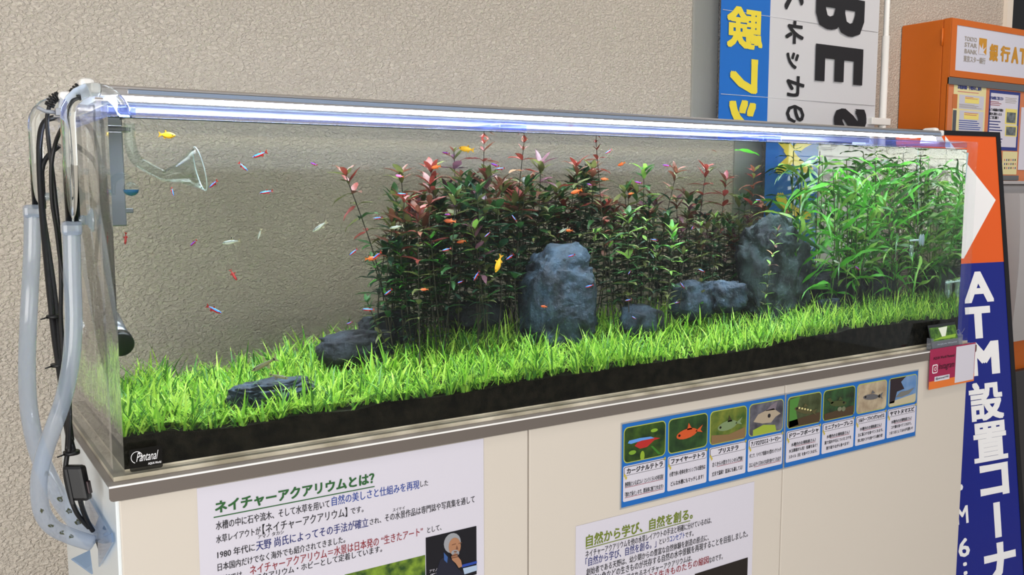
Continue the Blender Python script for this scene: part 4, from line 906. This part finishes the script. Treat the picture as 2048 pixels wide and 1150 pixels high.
BG = [((22, 44, 22), (60, 90, 30)), ((26, 50, 26), (50, 84, 40)), ((60, 88, 34), (120, 130, 50)), ((58, 56, 66), (110, 110, 120)), ((52, 60, 34), (80, 90, 60)), ((34, 44, 30), (50, 90, 50)), ((150, 132, 110), (190, 176, 150)), ((90, 130, 180), (120, 150, 190))]
HH = VT-VB
for i in range(8):
    par = h1 if i < 4 else h2; x0 = (UL if i < 4 else SEAM+.0025)+.003; wP = ((SEAM-.0025-UL) if i < 4 else (UR-SEAM-.0025))/4
    a = x0+wP*(i % 4); b = a+wP-.006; zt = VT-.006; zp = VT-HH*.475
    fr = poly('picture_border', PD, rrect(a, zp, b, zt, .009), YG, par, 2)
    bgm = mat('printed_background_%s' % 'abcdefgh'[i], BG[i][0], .5, vscale=40, col2=BG[i][1]); q = .0016
    poly('picture', PD, rrect(a+q, zp+q, b-q, zt-q, .008), bgm, par, 3)
    cx, cz, s = (a+b)/2, (zp+zt)/2, wP*.40
    def fs(nm, pts, col, k, par=par, cx=cx, cz=cz, s=s, hx_=(b-a)/2-q, hy_=(zt-zp)/2-q): poly(nm, PD, [(cx+max(-hx_, min(hx_, x*s)), cz+max(-hy_, min(hy_, y*s*.78))) for x, y in pts], mat('print_%d_%d_%d' % col, col, .5), par, k)
    def oval(rx, ry, ox=0, oy=0, n=16, tilt=0): return [(ox+rx*cos(2*pi*k/n), oy+ry*sin(2*pi*k/n)+tilt*rx*cos(2*pi*k/n)) for k in range(n)]
    if i == 0:
        fs('leaf_print', oval(.2, .1, .5, .55), (130, 170, 50), 4); fs('leaf_print', oval(.12, .28, -.15, -.75), (140, 170, 50), 4); fs('leaf_print', oval(.2, .12, -.7, -.45), (120, 160, 50), 4); fs('stem_print', [(.3, -.3), (.42, -.3), (.9, -.85), (.75, -.85)], (60, 120, 40), 4)
        fs('fish_red', [(-.6, -.1), (-.3, -.32), (.1, -.3), (.5, .0), (.85, .05), (.5, .16), (-.4, .1)], (176, 44, 40), 5); fs('fish_blue', [(-.98, .12), (-.8, .05), (-.2, .12), (.5, .12), (.3, .24), (-.3, .28), (-.9, .25)], (96, 150, 220), 6)
    elif i in (1, 2, 4, 5, 6):
        col = {1: (200, 84, 40), 2: (120, 140, 100), 4: (84, 80, 50), 5: (70, 78, 44), 6: (96, 96, 100)}[i]; tl = {4: -.35, 5: -.12, 6: -.1}.get(i, .1)
        if i == 2: fs('gravel_print', [(-1.08, -.98), (1.08, -.98), (1.08, -.3), (0, -.55), (-1.08, -.4)], (130, 104, 70), 4)
        if i in (4, 5): fs('ground_print', [(-1.08, -.98), (1.08, -.98), (1.08, -.3), (-1.08, -.5)], (74, 58, 40), 4)
        if i == 4: fs('leaf_print', [(-1.05, -.9), (-1.05, .8), (-.35, .9), (-.6, 0), (-.4, -.8)], (76, 130, 56), 4)
        fs('fish_body', oval(.62, .28 if i < 4 else .18, -.1, 0, tilt=tl), col, 5)
        fs('fish_tail', [(.4, .4*tl), (.85, .25+tl*.9), (.72, tl*.8), (.85, -.18+tl*.9)] if i != 5 else [(-.6, .05), (-.95, .4), (-.7, .45), (-.45, .12)], col, 5)
        fs('fish_fin', [(-.1, .2), (.0, .6 if i < 4 else .42), (.22, .2)], col if i != 2 else (60, 60, 40), 5); fs('eye_print', oval(.07, .07, -.55 if i != 5 else .3, .02-.5*tl if i != 5 else 0, 10), (20, 16, 14), 6)
        if i == 4:
            for k in range(5): fs('spot_print', oval(.06, .06, -.4+.2*k, .1+tl*(-.4+.2*k+.1), 8), (220, 214, 150), 6)
        if i == 6: fs('spot_print', oval(.07, .12, .55, -.05, 8), (16, 16, 18), 6)
        if i == 5: fs('fin_print', oval(.16, .14, .0, -.36, 10), (120, 124, 100), 6); fs('fin_print', oval(.14, .16, .3, -.4, 10), (110, 116, 90), 6)
    elif i == 3:
        fs('gravel_print', [(-.9, -.98), (.7, -.98), (.6, -.55), (-.2, -.4), (-.9, -.6)], (150, 170, 60), 4); fs('fish_body', [(-.9, -.1), (-.6, .3), (-.1, .45), (.45, .5), (.75, .25), (.95, .1), (.6, -.05), (.3, -.35), (-.3, -.3)], (170, 156, 136), 5); fs('fish_fin', [(-.1, .42), (.3, .75), (.7, .9), (.6, .4)], (120, 110, 120), 5); fs('spot_print', oval(.1, .13, .15, .1, 10), (30, 28, 34), 6)
    else:
        fs('sand_print', [(-1.08, -.98), (1.08, -.98), (1.08, -.35), (-1.08, -.6)], (190, 180, 150), 4); fs('wood_print', [(-1.08, .9), (.2, .9), (-.2, .6), (.1, .1), (-.5, 0), (-.7, -.7), (-1.08, -.7)], (44, 34, 40), 4); fs('shrimp_body', [(-.6, -.35), (-.2, -.05), (.4, -.05), (.95, .05), (.5, -.3), (-.1, -.4)], (116, 116, 112), 5)
    zc = VB+.009
    poly('text_card', PD, rrect(a, zc, b, zp-.0045, .003), PAPER, par, 2)
    tz1 = zp-.006; tz0 = tz1-HH*.105
    poly('title_frame', PD, rrect(a+.0015, tz0, b-.0015, tz1, .003), INK, par, 3); poly('title_card', PD, rrect(a+.0023, tz0+.0008, b-.0023, tz1-.0008, .0026), PAPER, par, 4)
    wd = (b-a)*(.86 if len(TT[i]) > 6 else .55 if i == 2 else .72)
    text(TT[i], PD, cx-wd/2, 0, 0, INK, par, 5, bold=.03, box_=(cx-wd/2, tz0+.0028, cx+wd/2, tz1-.0028))
    for sx_, sz_ in ((a+.002, tz0+.001), (a+.005, tz0-.0035), (b-.002, tz1+.001)):
        poly('star', PD, [(sx_-.0022, sz_), (sx_, sz_-.0034), (sx_+.0022, sz_), (sx_, sz_+.0034)], STAR, par, 6)
    n = len(BB[i]); zz = tz0-.006; st = (zz-zc-.004)/n
    for j, tx in enumerate(BB[i]):
        w_ = (b-a)*(.92 if len(tx) > 16 else .84 if len(tx) > 12 else .72); hh_ = min(.0085, st*.62)
        zb_ = zz-st*(j+.78) if n == 2 else zz-st*(j+.8)
        text(tx, PD, 0, 0, 0, INK, par, 3, bold=.02, box_=(cx-w_/2, zb_, cx+w_/2, zb_+hh_))
        if (i < 4 and i != 1) and j == (1 if i in (0, 3) else 0) or (i >= 4 and j == 0) or (i == 0): poly('underline', PD, rrect(cx-w_*.35 if i else cx-w_/2, zb_-.0013, cx+w_/2, zb_-.0006), REDI, par, 3)
# sticker on the tank
PT = Plane((0, -.0004, 0), (1, 0, 0), (0, 0, 1)); s0 = PT.uv(260, 945); s1 = PT.uv(324, 890)
stk = empty('sticker', PT.at((s0[0]+s1[0])/2, s0[1]), 'small dark sticker with white script at the lower left corner of the aquarium', 'sticker')
poly('film', PT, rrect(s0[0], s0[1], s1[0], s1[1], .003), clearmat('dark_film', (.35, .36, .36), 1.4, .1, .12, (60, 60, 60)), stk, 0)
wtp = mat('white_print', (240, 240, 242), .5); dd = s1[0]-s0[0]; dz = s1[1]-s0[1]
text('Pantanal', PT, 0, 0, 0, wtp, stk, 1, bold=.0, shear=.45, box_=(s0[0]+dd*.2, s0[1]+dz*.42, s1[0]-dd*.12, s1[1]-dz*.18)); text('AQUA World', PT, 0, 0, 0, wtp, stk, 1, box_=(s0[0]+dd*.55, s0[1]+dz*.2, s1[0]-dd*.05, s0[1]+dz*.32), bold=.02)
def arc(nm, cx, cz, rx, rz, a0, a1, w, m, par, pl, k=1, n=16):
    pts = [(cx+(rx+w)*cos(radians(a0+(a1-a0)*i/n)), cz+(rz+w)*sin(radians(a0+(a1-a0)*i/n))) for i in range(n+1)]+[(cx+rx*cos(radians(a1+(a0-a1)*i/n)), cz+rz*sin(radians(a1+(a0-a1)*i/n))) for i in range(n+1)]
    V = [pl.at(u, v, k*EPS) for u, v in pts]; m_ = 2*n+2; return pyd(nm, V, [(i, i+1, m_-2-i, m_-1-i) for i in range(n)], m, par)
arc('flourish', s0[0]+dd*.22, s0[1]+dz*.62, dd*.16, dz*.24, -10, 250, .0007, wtp, stk, PT)
# card stand and photo card, hanging social media sign
cs = empty('card_stand', (1.70, -.006, 0), 'small clear acrylic stand on the worktop holding a photo card', 'card stand')
g0 = aY(1861, 697, -.010); g1 = aY(1919, 686, -.010); zw = .002
CLR = clearmat('stand_acrylic', (.85, .87, .9), 1.5, .03, .18, (215, 220, 232))
box('base', (g0.x, -.0155, .0006), (g1.x, -.001, .0022), CLR, cs, .0005); box('front_ledge', (g0.x, -.0165, .0006), (g1.x, -.0153, .020), CLR, cs, .0004)
box('side_wall', (g0.x-.0012, -.0165, .0006), (g0.x, -.0012, .026), CLR, cs, .0004); box('side_wall', (g1.x, -.0165, .0006), (g1.x+.0012, -.0012, .026), CLR, cs, .0004)
PC = Plane((g0.x, -.0148, .0028), (1, 0, 0), (0, .26, 1)); k0 = PC.uv(1864, 693); k1 = PC.uv(1919, 640); cu0, cu1 = PC.uv(1857, 660)[0], PC.uv(1911, 650)[0]
crd = empty('photo_card', PC.at((cu0+cu1)/2, 0), 'photo card of a planted aquarium leaning in the clear stand', 'card')
Hc = PC.uv(1856, 651)[1]
poly('card', PC, rrect(cu0, 0, cu1, Hc), mat('card_grey', (30, 34, 36), .3, coat=.4), crd, 0, .0006)
poly('photo', PC, rrect(cu0+.003, Hc*.30, cu1-.001, Hc*.88), mat('card_foliage', (30, 66, 30), .4, vscale=90, col2=(96, 140, 50)), crd, 1)
w_ = cu1-cu0
poly('bright_gap', PC, [(cu0+w_*.35, Hc*.84), (cu0+w_*.68, Hc*.86), (cu0+w_*.6, Hc*.6), (cu0+w_*.55, Hc*.46), (cu0+w_*.42, Hc*.46), (cu0+w_*.40, Hc*.6)], mat('card_pale', (225, 232, 215), .4), crd, 2)
poly('grass_print', PC, [(cu0+w_*.05, Hc*.36), (cu0+w_*.4, Hc*.46), (cu0+w_*.95, Hc*.5), (cu0+w_*.9, Hc*.36)], mat('card_lime', (140, 180, 60), .4), crd, 2)
text('AQUA World', PC, 0, 0, 0, wtp, crd, 1, box_=(cu0+w_*.2, Hc*.12, cu1-w_*.08, Hc*.19))
tube('wire_tie', [aY(1918, 672, -.012), aY(1912, 664, -.012), aY(1917, 659, -.012), aY(1920, 664, -.012), aY(1919, 671, -.012), aY(1926, 662, -.013), aY(1929, 657, -.013)], .0006, CLR, cs, 6, sm=4)
PS = Plane((0, -.0192, 0), (1, 0, 0), (0, 0, 1)); q0 = PS.uv(1857, 780); q1 = PS.uv(1951, 694); q1v = PS.uv(1857, 700)[1]
sgn = empty('hanging_sign', PS.at((q0[0]+q1[0])/2, q0[1]), 'small magenta and orange card hanging from the worktop edge at the right', 'sign')
poly('card', PS, rrect(q0[0], q0[1], q1[0], q1v), mat('magenta_print', (160, 30, 76), .35, coat=.3), sgn, 0, .0006)
poly('orange_band', PS, rrect(q0[0], q0[1], q1[0], q0[1]+(q1v-q0[1])*.2), mat('orange_print', (226, 120, 50), .35), sgn, 1)
qx = PS.uv(1910, 740)[0]; poly('blank_square', PS, rrect(qx, q0[1]+.004, q1[0]-.003, q1v-.003), PAPER, sgn, 2)
W1 = qx-q0[0]; Hs = q1v-q0[1]
text('AQUA World Pantanal', PS, 0, 0, 0, INK, sgn, 2, box_=(q0[0]+W1*.12, q0[1]+Hs*.72, qx-W1*.06, q0[1]+Hs*.80)); text('Instagram', PS, 0, 0, 0, INK, sgn, 2, shear=.3, bold=.0, box_=(q0[0]+W1*.34, q0[1]+Hs*.42, qx-W1*.05, q0[1]+Hs*.62))
poly('name_card', PS, rrect(q0[0]+W1*.2, q0[1]+Hs*.18, qx-W1*.22, q0[1]+Hs*.30), PAPER, sgn, 2); text('@pantanal1999', PS, 0, 0, 0, INK, sgn, 3, box_=(q0[0]+W1*.24, q0[1]+Hs*.21, qx-W1*.26, q0[1]+Hs*.28))
def camicon(cx, cz, s, par, pl, m, k):
    poly('icon_frame', pl, rrect(cx-s, cz-s, cx+s, cz+s, s*.4), wtp, par, k); poly('icon_field', pl, rrect(cx-s*.78, cz-s*.78, cx+s*.78, cz+s*.78, s*.3), m, par, k+1)
    arc('icon_ring', cx, cz, s*.3, s*.3, 0, 360, s*.14, wtp, par, pl, k+2); poly('icon_dot', pl, [(cx+s*.48+s*.09*cos(t_), cz+s*.48+s*.09*sin(t_)) for t_ in (0, 1, 2, 3, 4, 5)], wtp, par, k+2)
camicon(q0[0]+W1*.2, q0[1]+Hs*.5, Hs*.11, sgn, PS, MATS['magenta_print'], 2)

# ================================================================ banner and pole by the wall
YB = .63; PB = Plane((0, YB, 0), (1, 0, 0), (0, 0, 1)); bu0 = 1.642; bu1 = 2.312
bn = empty('banner', ((bu0+bu1)/2, YB, -.3), 'tall blue and white cloth banner seen from behind by the wall', 'banner')
def cloth(name, a, b, z0, z1, m, k):
    nx = 12; nz = 60; V = []; F = []
    for j in range(nz+1):
        for i in range(nx+1): x = a+(b-a)*i/nx; z = z0+(z1-z0)*j/nz; V.append((x, YB+.0016*sin(x*9+z*1.5)-k*EPS, z))
    for j in range(nz):
        for i in range(nx): q = j*(nx+1)+i; F.append((q, q+1, q+nx+2, q+nx+1))
    n = len(V); V += [(x, y+.0005, z) for x, y, z in V]; F += [tuple(n+i for i in f[::-1]) for f in list(F)]
    return pyd(name, V, F, m, bn, True)
BCL = mat('white_cloth', (214, 214, 218), .8, bump=.0004, bscale=8, transl=.15); BBL = mat('blue_cloth', (28, 108, 196), .75, transl=.1)
xs = PB.uv(1537, 120)[0]
cloth('white_field', xs, bu1, -.3, 1.9, BCL, 0); cloth('blue_field', bu0, xs, -.3, 1.9, BBL, 0)
for z_ in (PB.uv(1600, 200)[1], PB.uv(1600, 42)[1]): tube('seam', [PB.at(bu0+.005, z_, .0022), PB.at(bu1-.005, z_, .0006)], .0008, BCL, bn, 5)
YEL2 = mat('yellow_print', (226, 206, 60), .6); BKP = mat('black_print', (28, 28, 32), .6)
def gl(s, x0, y0, x1, y1, m, pl=PB, par=bn, k=9, mirror=True, rot=False, bold=.04, xm=None):
    u0 = pl.uv(x0, (y0+y1)/2)[0]; u1 = pl.uv(x1, (y0+y1)/2)[0]; xc = (x0+x1)/2; va = pl.uv(xc, y1)[1]; vb = pl.uv(xc, y0)[1]
    return text(s, pl, 0, 0, 0, m, par, k, bold=bold, mirror=mirror, rot=rot, box_=(u0, va, u1, vb))
gl('体', 1452, -95, 1524, -12, YEL2, bold=.04); gl('験', 1452, 15, 1524, 98, YEL2, bold=.032); gl('レ', 1458, 117, 1514, 187, YEL2, bold=.05); gl('ッ', 1456, 200, 1510, 262, YEL2, bold=.05); gl('ス', 1452, 285, 1522, 350, YEL2, bold=.05); gl('ン', 1452, 372, 1522, 436, YEL2, bold=.05)
gl('ベ', 1568, -38, 1606, 22, BKP, bold=.03); gl('ネ', 1569, 42, 1606, 88, BKP, bold=.03); gl('ッ', 1571, 105, 1596, 138, BKP, bold=.03); gl('セ', 1571, 152, 1607, 194, BKP, bold=.03); gl('の', 1570, 210, 1607, 246, BKP, bold=.03)
gl('B', 1630, -6, 1727, 71, BKP, rot=True, bold=.035); gl('E', 1629, 93, 1724, 167, BKP, rot=True, bold=.035); gl('studio', 1632, 216, 1726, 520, BKP, rot=True, bold=.03)
px0 = PB.uv(1762, 100)[0]; px1 = PB.uv(1779, 100)[0]
pol = empty('banner_pole', ((px0+px1)/2, YB, -.78), 'white banner pole standing right of the cloth banner', 'pole')
xp = (px0+px1)/2; lathe('pole', (xp, YB, -.78), (0, 0, 1), [(0, .0085), (2.75, .0085)], WHITE, pol, 16); lathe('lower_sleeve', (xp, YB, -.78), (0, 0, 1), [(0, .011), (PB.uv(1770, 72)[1]+.78, .0115)], WHITE, pol, 16)
box('clip', (PB.uv(1736, 243)[0], YB-.014, PB.uv(1750, 250)[1]), (px1+.002, YB+.012, PB.uv(1750, 236)[1]), WHITE, pol, .002)
box('foot', (xp-.14, YB-.2, -.7799), (xp+.14, YB+.05, -.755), mat('grey_base', (150, 150, 152), .5), pol, .01)

# ================================================================ ATM kiosk
OR = mat('orange_lacquer', (200, 100, 24), .42, coat=.1); AX = aY(1804, 51, .7).x; AYF = .528; AZ1 = .8675; PA = Plane((0, AYF-.001, 0), (1, 0, 0), (0, 0, 1))
zb = PA.uv(2040, 362)[1]
atm = empty('atm_kiosk', (2.95, .61, -.78), 'orange bank machine kiosk with sign panel and notices at the right edge', 'kiosk')
box('cabinet_top', (AX, AYF+.006, zb), (3.40, .698, AZ1), OR, atm, .003)
hx = .5555; box('side_door', (AX-.003, hx, zb+.002), (AX, .697, AZ1-.003), OR, atm, .001); box('front_frame', (AX-.0032, AYF, zb), (AX, hx-.003, AZ1), OR, atm, .001)
hz = [aX(1887, y, AX).z for y in (57, 92)]
lathe('hinge', (AX-.006, hx-.001, hz[1]), (0, 0, 1), [(0, .0034), ((hz[0]-hz[1]), .0034)], OR, atm, 10)
# front face frame round the sign panel
sg0 = PA.uv(1911, 139); sg1 = PA.uv(1916, 51); su1 = 3.34
box('fascia', (AX-.003, AYF-.0, sg1[1]+.002), (3.40, AYF+.006, AZ1), OR, atm); box('fascia', (AX-.003, AYF, PA.uv(1896, 152)[1]), (3.40, AYF+.006, sg0[1]-.002), OR, atm); box('fascia', (AX-.003, AYF, sg0[1]-.002), (sg0[0], AYF+.006, sg1[1]+.002), OR, atm); box('fascia', (su1, AYF, sg0[1]-.002), (3.40, AYF+.006, sg1[1]+.002), OR, atm)
PN = mat('white_panel', (208, 208, 222), .35, coat=.3); pnl = box('sign_panel', (sg0[0], AYF+.002, sg0[1]-.002), (su1, AYF+.0058, sg1[1]+.002), PN, atm)
GOLD = mat('gold_print', (196, 140, 44), .45); GRYP = mat('grey_print', (158, 150, 140), .5); PA2 = Plane((0, AYF+.0015, 0), (1, 0, 0), (0, 0, 1))
def ga(s, x0, y0, x1, y1, m, bold=.02, k=1, pl=PA2): return gl(s, x0, y0, x1, y1, m, pl, atm, k, False, False, bold)
ga('TOKYO', 1929, 74, 1954, 83, GRYP); ga('STAR', 1929, 86, 1954, 95, GRYP); ga('BANK', 1929, 99, 1954, 108, GRYP)
l0 = PA2.uv(1957, 108); l1 = PA2.uv(1974, 78); poly('logo_square', PA2, rrect(l0[0], l0[1], l1[0], l1[1]), GOLD, atm, 1)
lw = l1[0]-l0[0]; lh = l1[1]-l0[1]; poly('logo_cut', PA2, [(l0[0], l0[1]), (l0[0]+lw*.06, l0[1]+lh*.6), (l0[0]+lw*.35, l0[1]+lh*.35), (l0[0]+lw*.5, l0[1]+lh*.72), (l0[0]+lw*.55, l0[1]+lh*.3), (l0[0]+lw*.95, l0[1]+lh*.5), (l0[0]+lw*.6, l0[1]+lh*.15), (l0[0]+lw*.95, l0[1])], PN, atm, 2)
ga('東京スター銀行', 1927, 113, 1971, 126, GRYP); ga('銀', 1979, 88, 1996, 123, GOLD, .045); ga('行', 2001, 92, 2020, 124, GOLD, .045); ga('A', 2023, 94, 2037, 127, GOLD, .045); ga('T', 2039, 97, 2052, 129, GOLD, .045); ga('M', 2055, 98, 2072, 131, GOLD, .045)
# recessed notice board
rz1 = PA.uv(1896, 152)[1]; ru0 = PA.uv(1896, 200)[0]
box('side_rail', (AX-.003, AYF, zb), (ru0, AYF+.006, rz1), OR, atm)
box('clamp_bar', (ru0, AYF-.002, PA.uv(1897, 168)[1]), (3.39, AYF+.005, rz1-.002), mat('grey_bar', (120, 124, 128), .35, .5), atm, .001)
box('board_back', (ru0, AYF+.0045, zb), (3.39, AYF+.006, PA.uv(1897, 168)[1]), mat('salmon_board', (204, 124, 84), .5), atm)
NY_ = mat('cream_paper', (222, 212, 160), .5); NB_ = mat('dark_blue_print', (50, 62, 132), .5); LG = mat('light_grey_print', (196, 196, 208), .5); PKR = mat('rose_print', (196, 110, 110), .5); YLW = mat('pale_yellow_print', (230, 214, 120), .5); DG = mat('dark_grey_print', (80, 84, 92), .5)
PR2 = Plane((0, AYF+.0042, 0), (1, 0, 0), (0, 0, 1))
def rp(nm, x0, y0, x1, y1, m, k, par): a, b = PR2.uv(x0, y1), PR2.uv(x1, y0); a2 = PR2.uv(x0, y0); return poly(nm, PR2, rrect(a[0], PR2.uv((x0+x1)/2, y1)[1], b[0], PR2.uv((x0+x1)/2, y0)[1]), m, par, k)
def lines(x0, y0, x1, y1, n, m, k, par, w=.35):
    random.seed(int(x0+y0)); h = (y1-y0)/n
    for i in range(n): rp('print_line', x0, y0+h*i, x0+(x1-x0)*random.uniform(.6, 1), y0+h*i+h*w, m, k, par)
n1 = empty('notice', PR2.at(PR2.uv(1936, 300)[0], PR2.uv(1936, 300)[1]), 'cream fee guide notice on the orange kiosk under the grey bar', 'notice')
rp('sheet', 1900, 169, 1973, 330, NY_, 1, n1); gl('お取扱時間・手数料のご案内', 1915, 171, 1962, 180, NB_, PR2, n1, 3, False)
lines(1915, 184, 1960, 188, 1, PKR, 2, n1); rp('side_label', 1904, 188, 1915, 217, mat('tan_print', (190, 110, 60), .5), 2, n1); rp('side_label', 1902, 220, 1913, 300, DG, 2, n1)
rp('table', 1917, 191, 1968, 219, LG, 2, n1); rp('table', 1915, 222, 1967, 300, LG, 2, n1); rp('yellow_block', 1929, 195, 1958, 207, YLW, 3, n1); rp('yellow_block', 1927, 226, 1957, 239, YLW, 3, n1)
lines(1930, 194, 1956, 200, 2, PKR, 4, n1); lines(1928, 226, 1956, 233, 2, PKR, 4, n1); lines(1918, 209, 1965, 218, 4, GRYP, 3, n1); lines(1917, 241, 1962, 262, 5, BLUEI, 3, n1)
n2 = empty('notice', PR2.at(PR2.uv(2006, 300)[0], PR2.uv(2006, 300)[1]), 'white notice with a dark blue frame on the orange kiosk', 'notice')
rp('frame', 1973, 182, 2041, 301, NB_, 1, n2); rp('sheet', 1976, 188, 2037, 294, PAPER, 2, n2)
gl('振り込め詐欺にご注意ください', 1979, 193, 2006, 200, NB_, PR2, n2, 3, False); lines(1979, 203, 2005, 213, 3, REDI, 3, n2); gl('ＡＴＭ画面の手順を', 1978, 217, 2006, 223, INK, PR2, n2, 3, False); gl('誰かに教わったら', 1978, 225, 2003, 231, INK, PR2, n2, 3, False); gl('ご注意！', 1978, 232, 1996, 238, INK, PR2, n2, 3, False); lines(1978, 242, 2005, 294, 9, NAVY, 3, n2)
rp('photo_frame', 2009, 218, 2034, 249, YLW, 3, n2); rp('photo', 2012, 225, 2031, 246, mat('printed_photo_grey', (70, 80, 84), .5, vscale=50, col2=(130, 136, 136)), 4, n2); rp('photo_frame', 2009, 251, 2034, 273, YLW, 3, n2); rp('photo', 2011, 254, 2031, 271, MATS['printed_photo_grey'], 4, n2)
lines(2010, 196, 2034, 208, 4, GRYP, 3, n2)
n3 = empty('notice', PR2.at(PR2.uv(2018, 349)[0], PR2.uv(2018, 349)[1]), 'small cream notice with red and blue dots below the blue-framed one', 'notice')
rp('sheet', 2003, 303, 2035, 349, NY_, 1, n3); 
for j in range(3):
    for i in range(6): rp('mark', 2008+i*4.2, 318+j*8, 2010+i*4.2, 322+j*8, [PKR, NB_, INK][(i+j) % 3], 2, n3)
box('clamp_bar', (PA.uv(2000, 354)[0], AYF-.002, PA.uv(2020, 361)[1]), (PA.uv(2037, 354)[0], AYF+.004, PA.uv(2020, 351)[1]), MATS['grey_bar'], atm, .001)
tag(box('notice', (PR2.uv(2043, 200)[0], AYF+.0015, PR2.uv(2048, 340)[1]), (PR2.uv(2043, 200)[0]+.09, AYF+.0035, PR2.uv(2048, 215)[1]), PAPER), 'white notice cut off by the right edge on the orange kiosk', 'notice')
# lower body: grey shelf, silver curved cheek, orange curved skirt
SILV = mat('silver_plastic', (190, 186, 186), .35, .3)
box('shelf', (AX, .44, zb-.012), (3.4, .70, zb-.001), SILV, atm, .003)
bm = bmesh.new(); bmbox(bm, (AX+.02, .46, zb-.10), (3.4, .70, zb-.013), .006); frombm('lower_panel', bm, SILV, atm)
def curved(name, x0, y0, x1, y1, z0, z1, bulge, m, n=12):
    V = []; F = []
    for i in range(n+1):
        t = i/n; z = z0+(z1-z0)*t; o_ = bulge*sin(pi*t*.9)
        V += [(x0-o_, y0-o_, z), (x1, y0-o_, z), (x1, y1, z), (x0-o_, y1, z)]
    for i in range(n):
        for k in range(4): a = i*4+k; b = i*4+(k+1) % 4; F.append((a, b, b+4, a+4))
    F += [(3, 2, 1, 0), (n*4, n*4+1, n*4+2, n*4+3)]; return pyd(name, V, F, m, atm, False)
curved('orange_skirt', AX+.06, .44, 3.4, .698, zb-.62, zb-.102, .03, OR); curved('silver_cheek', AX+.12, .36, 3.4, .439, zb-.5, zb-.04, .03, SILV)
box('plinth', (AX+.05, .42, -.78), (3.4, .69, zb-.62), mat('charcoal_plinth', (60, 58, 60), .4), atm, .004)
# ================================================================ leaning floor sign
hd = radians(98.3); U_ = Vector((sin(hd), cos(hd), 0)); N_ = Vector((U_.y, -U_.x, 0)); ln_ = radians(7.6); V_ = Vector((0, 0, 1))*cos(ln_)-N_*sin(ln_)
if V_.y < 0: V_ = Vector((0, 0, 1))*cos(ln_)+N_*sin(ln_)
TL = aX(1780, 257, 1.985); PF_ = Plane(TL, U_, V_)
uR = PF_.uv(1999, 264)[0]; vbot = (-.765-TL.z)/V_.z
fs_ = empty('floor_sign', PF_.at(uR/2, vbot), 'leaning floor sign with black frame, orange top and blue lower part', 'sign')
def slab(nm, u0, v0, u1, v1, k0, k1, m):
    P_ = [PF_.at(u, v, k) for k in (k0, k1) for u, v in ((u0, v0), (u1, v0), (u1, v1), (u0, v1))]
    return pyd(nm, P_, [(0, 1, 2, 3), (7, 6, 5, 4), (0, 4, 5, 1), (1, 5, 6, 2), (2, 6, 7, 3), (3, 7, 4, 0)], m, fs_)
FRM = mat('black_frame', (22, 22, 26), .4); bw = uR-PF_.uv(1990, 300)[0]; bw = abs(PF_.uv(1999, 268)[0]-PF_.uv(1991.5, 276)[0])
slab('frame_bar', 0, vbot, bw, 0, -.018, .002, FRM); slab('frame_bar', uR-bw, vbot, uR, 0, -.018, .002, FRM); slab('frame_bar', bw, -bw*.8, uR-bw, 0, -.018, .002, FRM); slab('frame_bar', bw, vbot, uR-bw, vbot+bw, -.018, .002, FRM)
vmid = PF_.uv(1975, 525)[1]; ORS = mat('orange_print_sheet', (226, 92, 24), .3, coat=.3); BLS = mat('deep_blue_sheet', (14, 30, 130), .25, coat=.3)
slab('orange_field', bw, vmid, uR-bw, -bw*.8, -.012, 0, ORS); slab('blue_field', bw, vbot+bw, uR-bw, vmid, -.012, 0, BLS)
back_ = [PF_.at(u, v, -.02) for u, v in ((.05, vbot*1.0), (uR-.05, vbot*1.0))]
for q in back_: tube('rear_leg', [Vector((q.x+.05, q.y+.28, -.772)), PF_.at((q-TL).dot(U_), -.1, -.02)], .009, FRM, fs_, 8)
tri = [PF_.uv(*p) for p in ((1890, 272), (1991, 400), (1927, 517), (1890, 517))]; poly('white_arrow', PF_, tri, wtp, fs_, 2)
for s, x0, y0, x1, y1 in (('A', 1927, 543, 1986, 605), ('T', 1931, 613, 1981, 677), ('M', 1937, 683, 1998, 750), ('設', 1938, 763, 2006, 841), ('置', 1946, 843, 2014, 922), ('コ', 1959, 927, 2017, 992), ('l', 1988, 1004, 2001, 1075), ('ナ', 1968, 1084, 2032, 1166)):
    gl(s, x0, y0, x1, y1, wtp, PF_, fs_, 2, False, False, .05 if s not in '設置A' else .034)
for s, x0, y0, x1, y1 in (('P', 1911, 968, 1926, 992), ('M', 1912, 1012, 1936, 1048), ('6', 1916, 1076, 1939, 1114), (':', 1926, 1124, 1934, 1150)):
    gl(s, x0, y0, x1, y1, wtp, PF_, fs_, 2, False, False, .02)
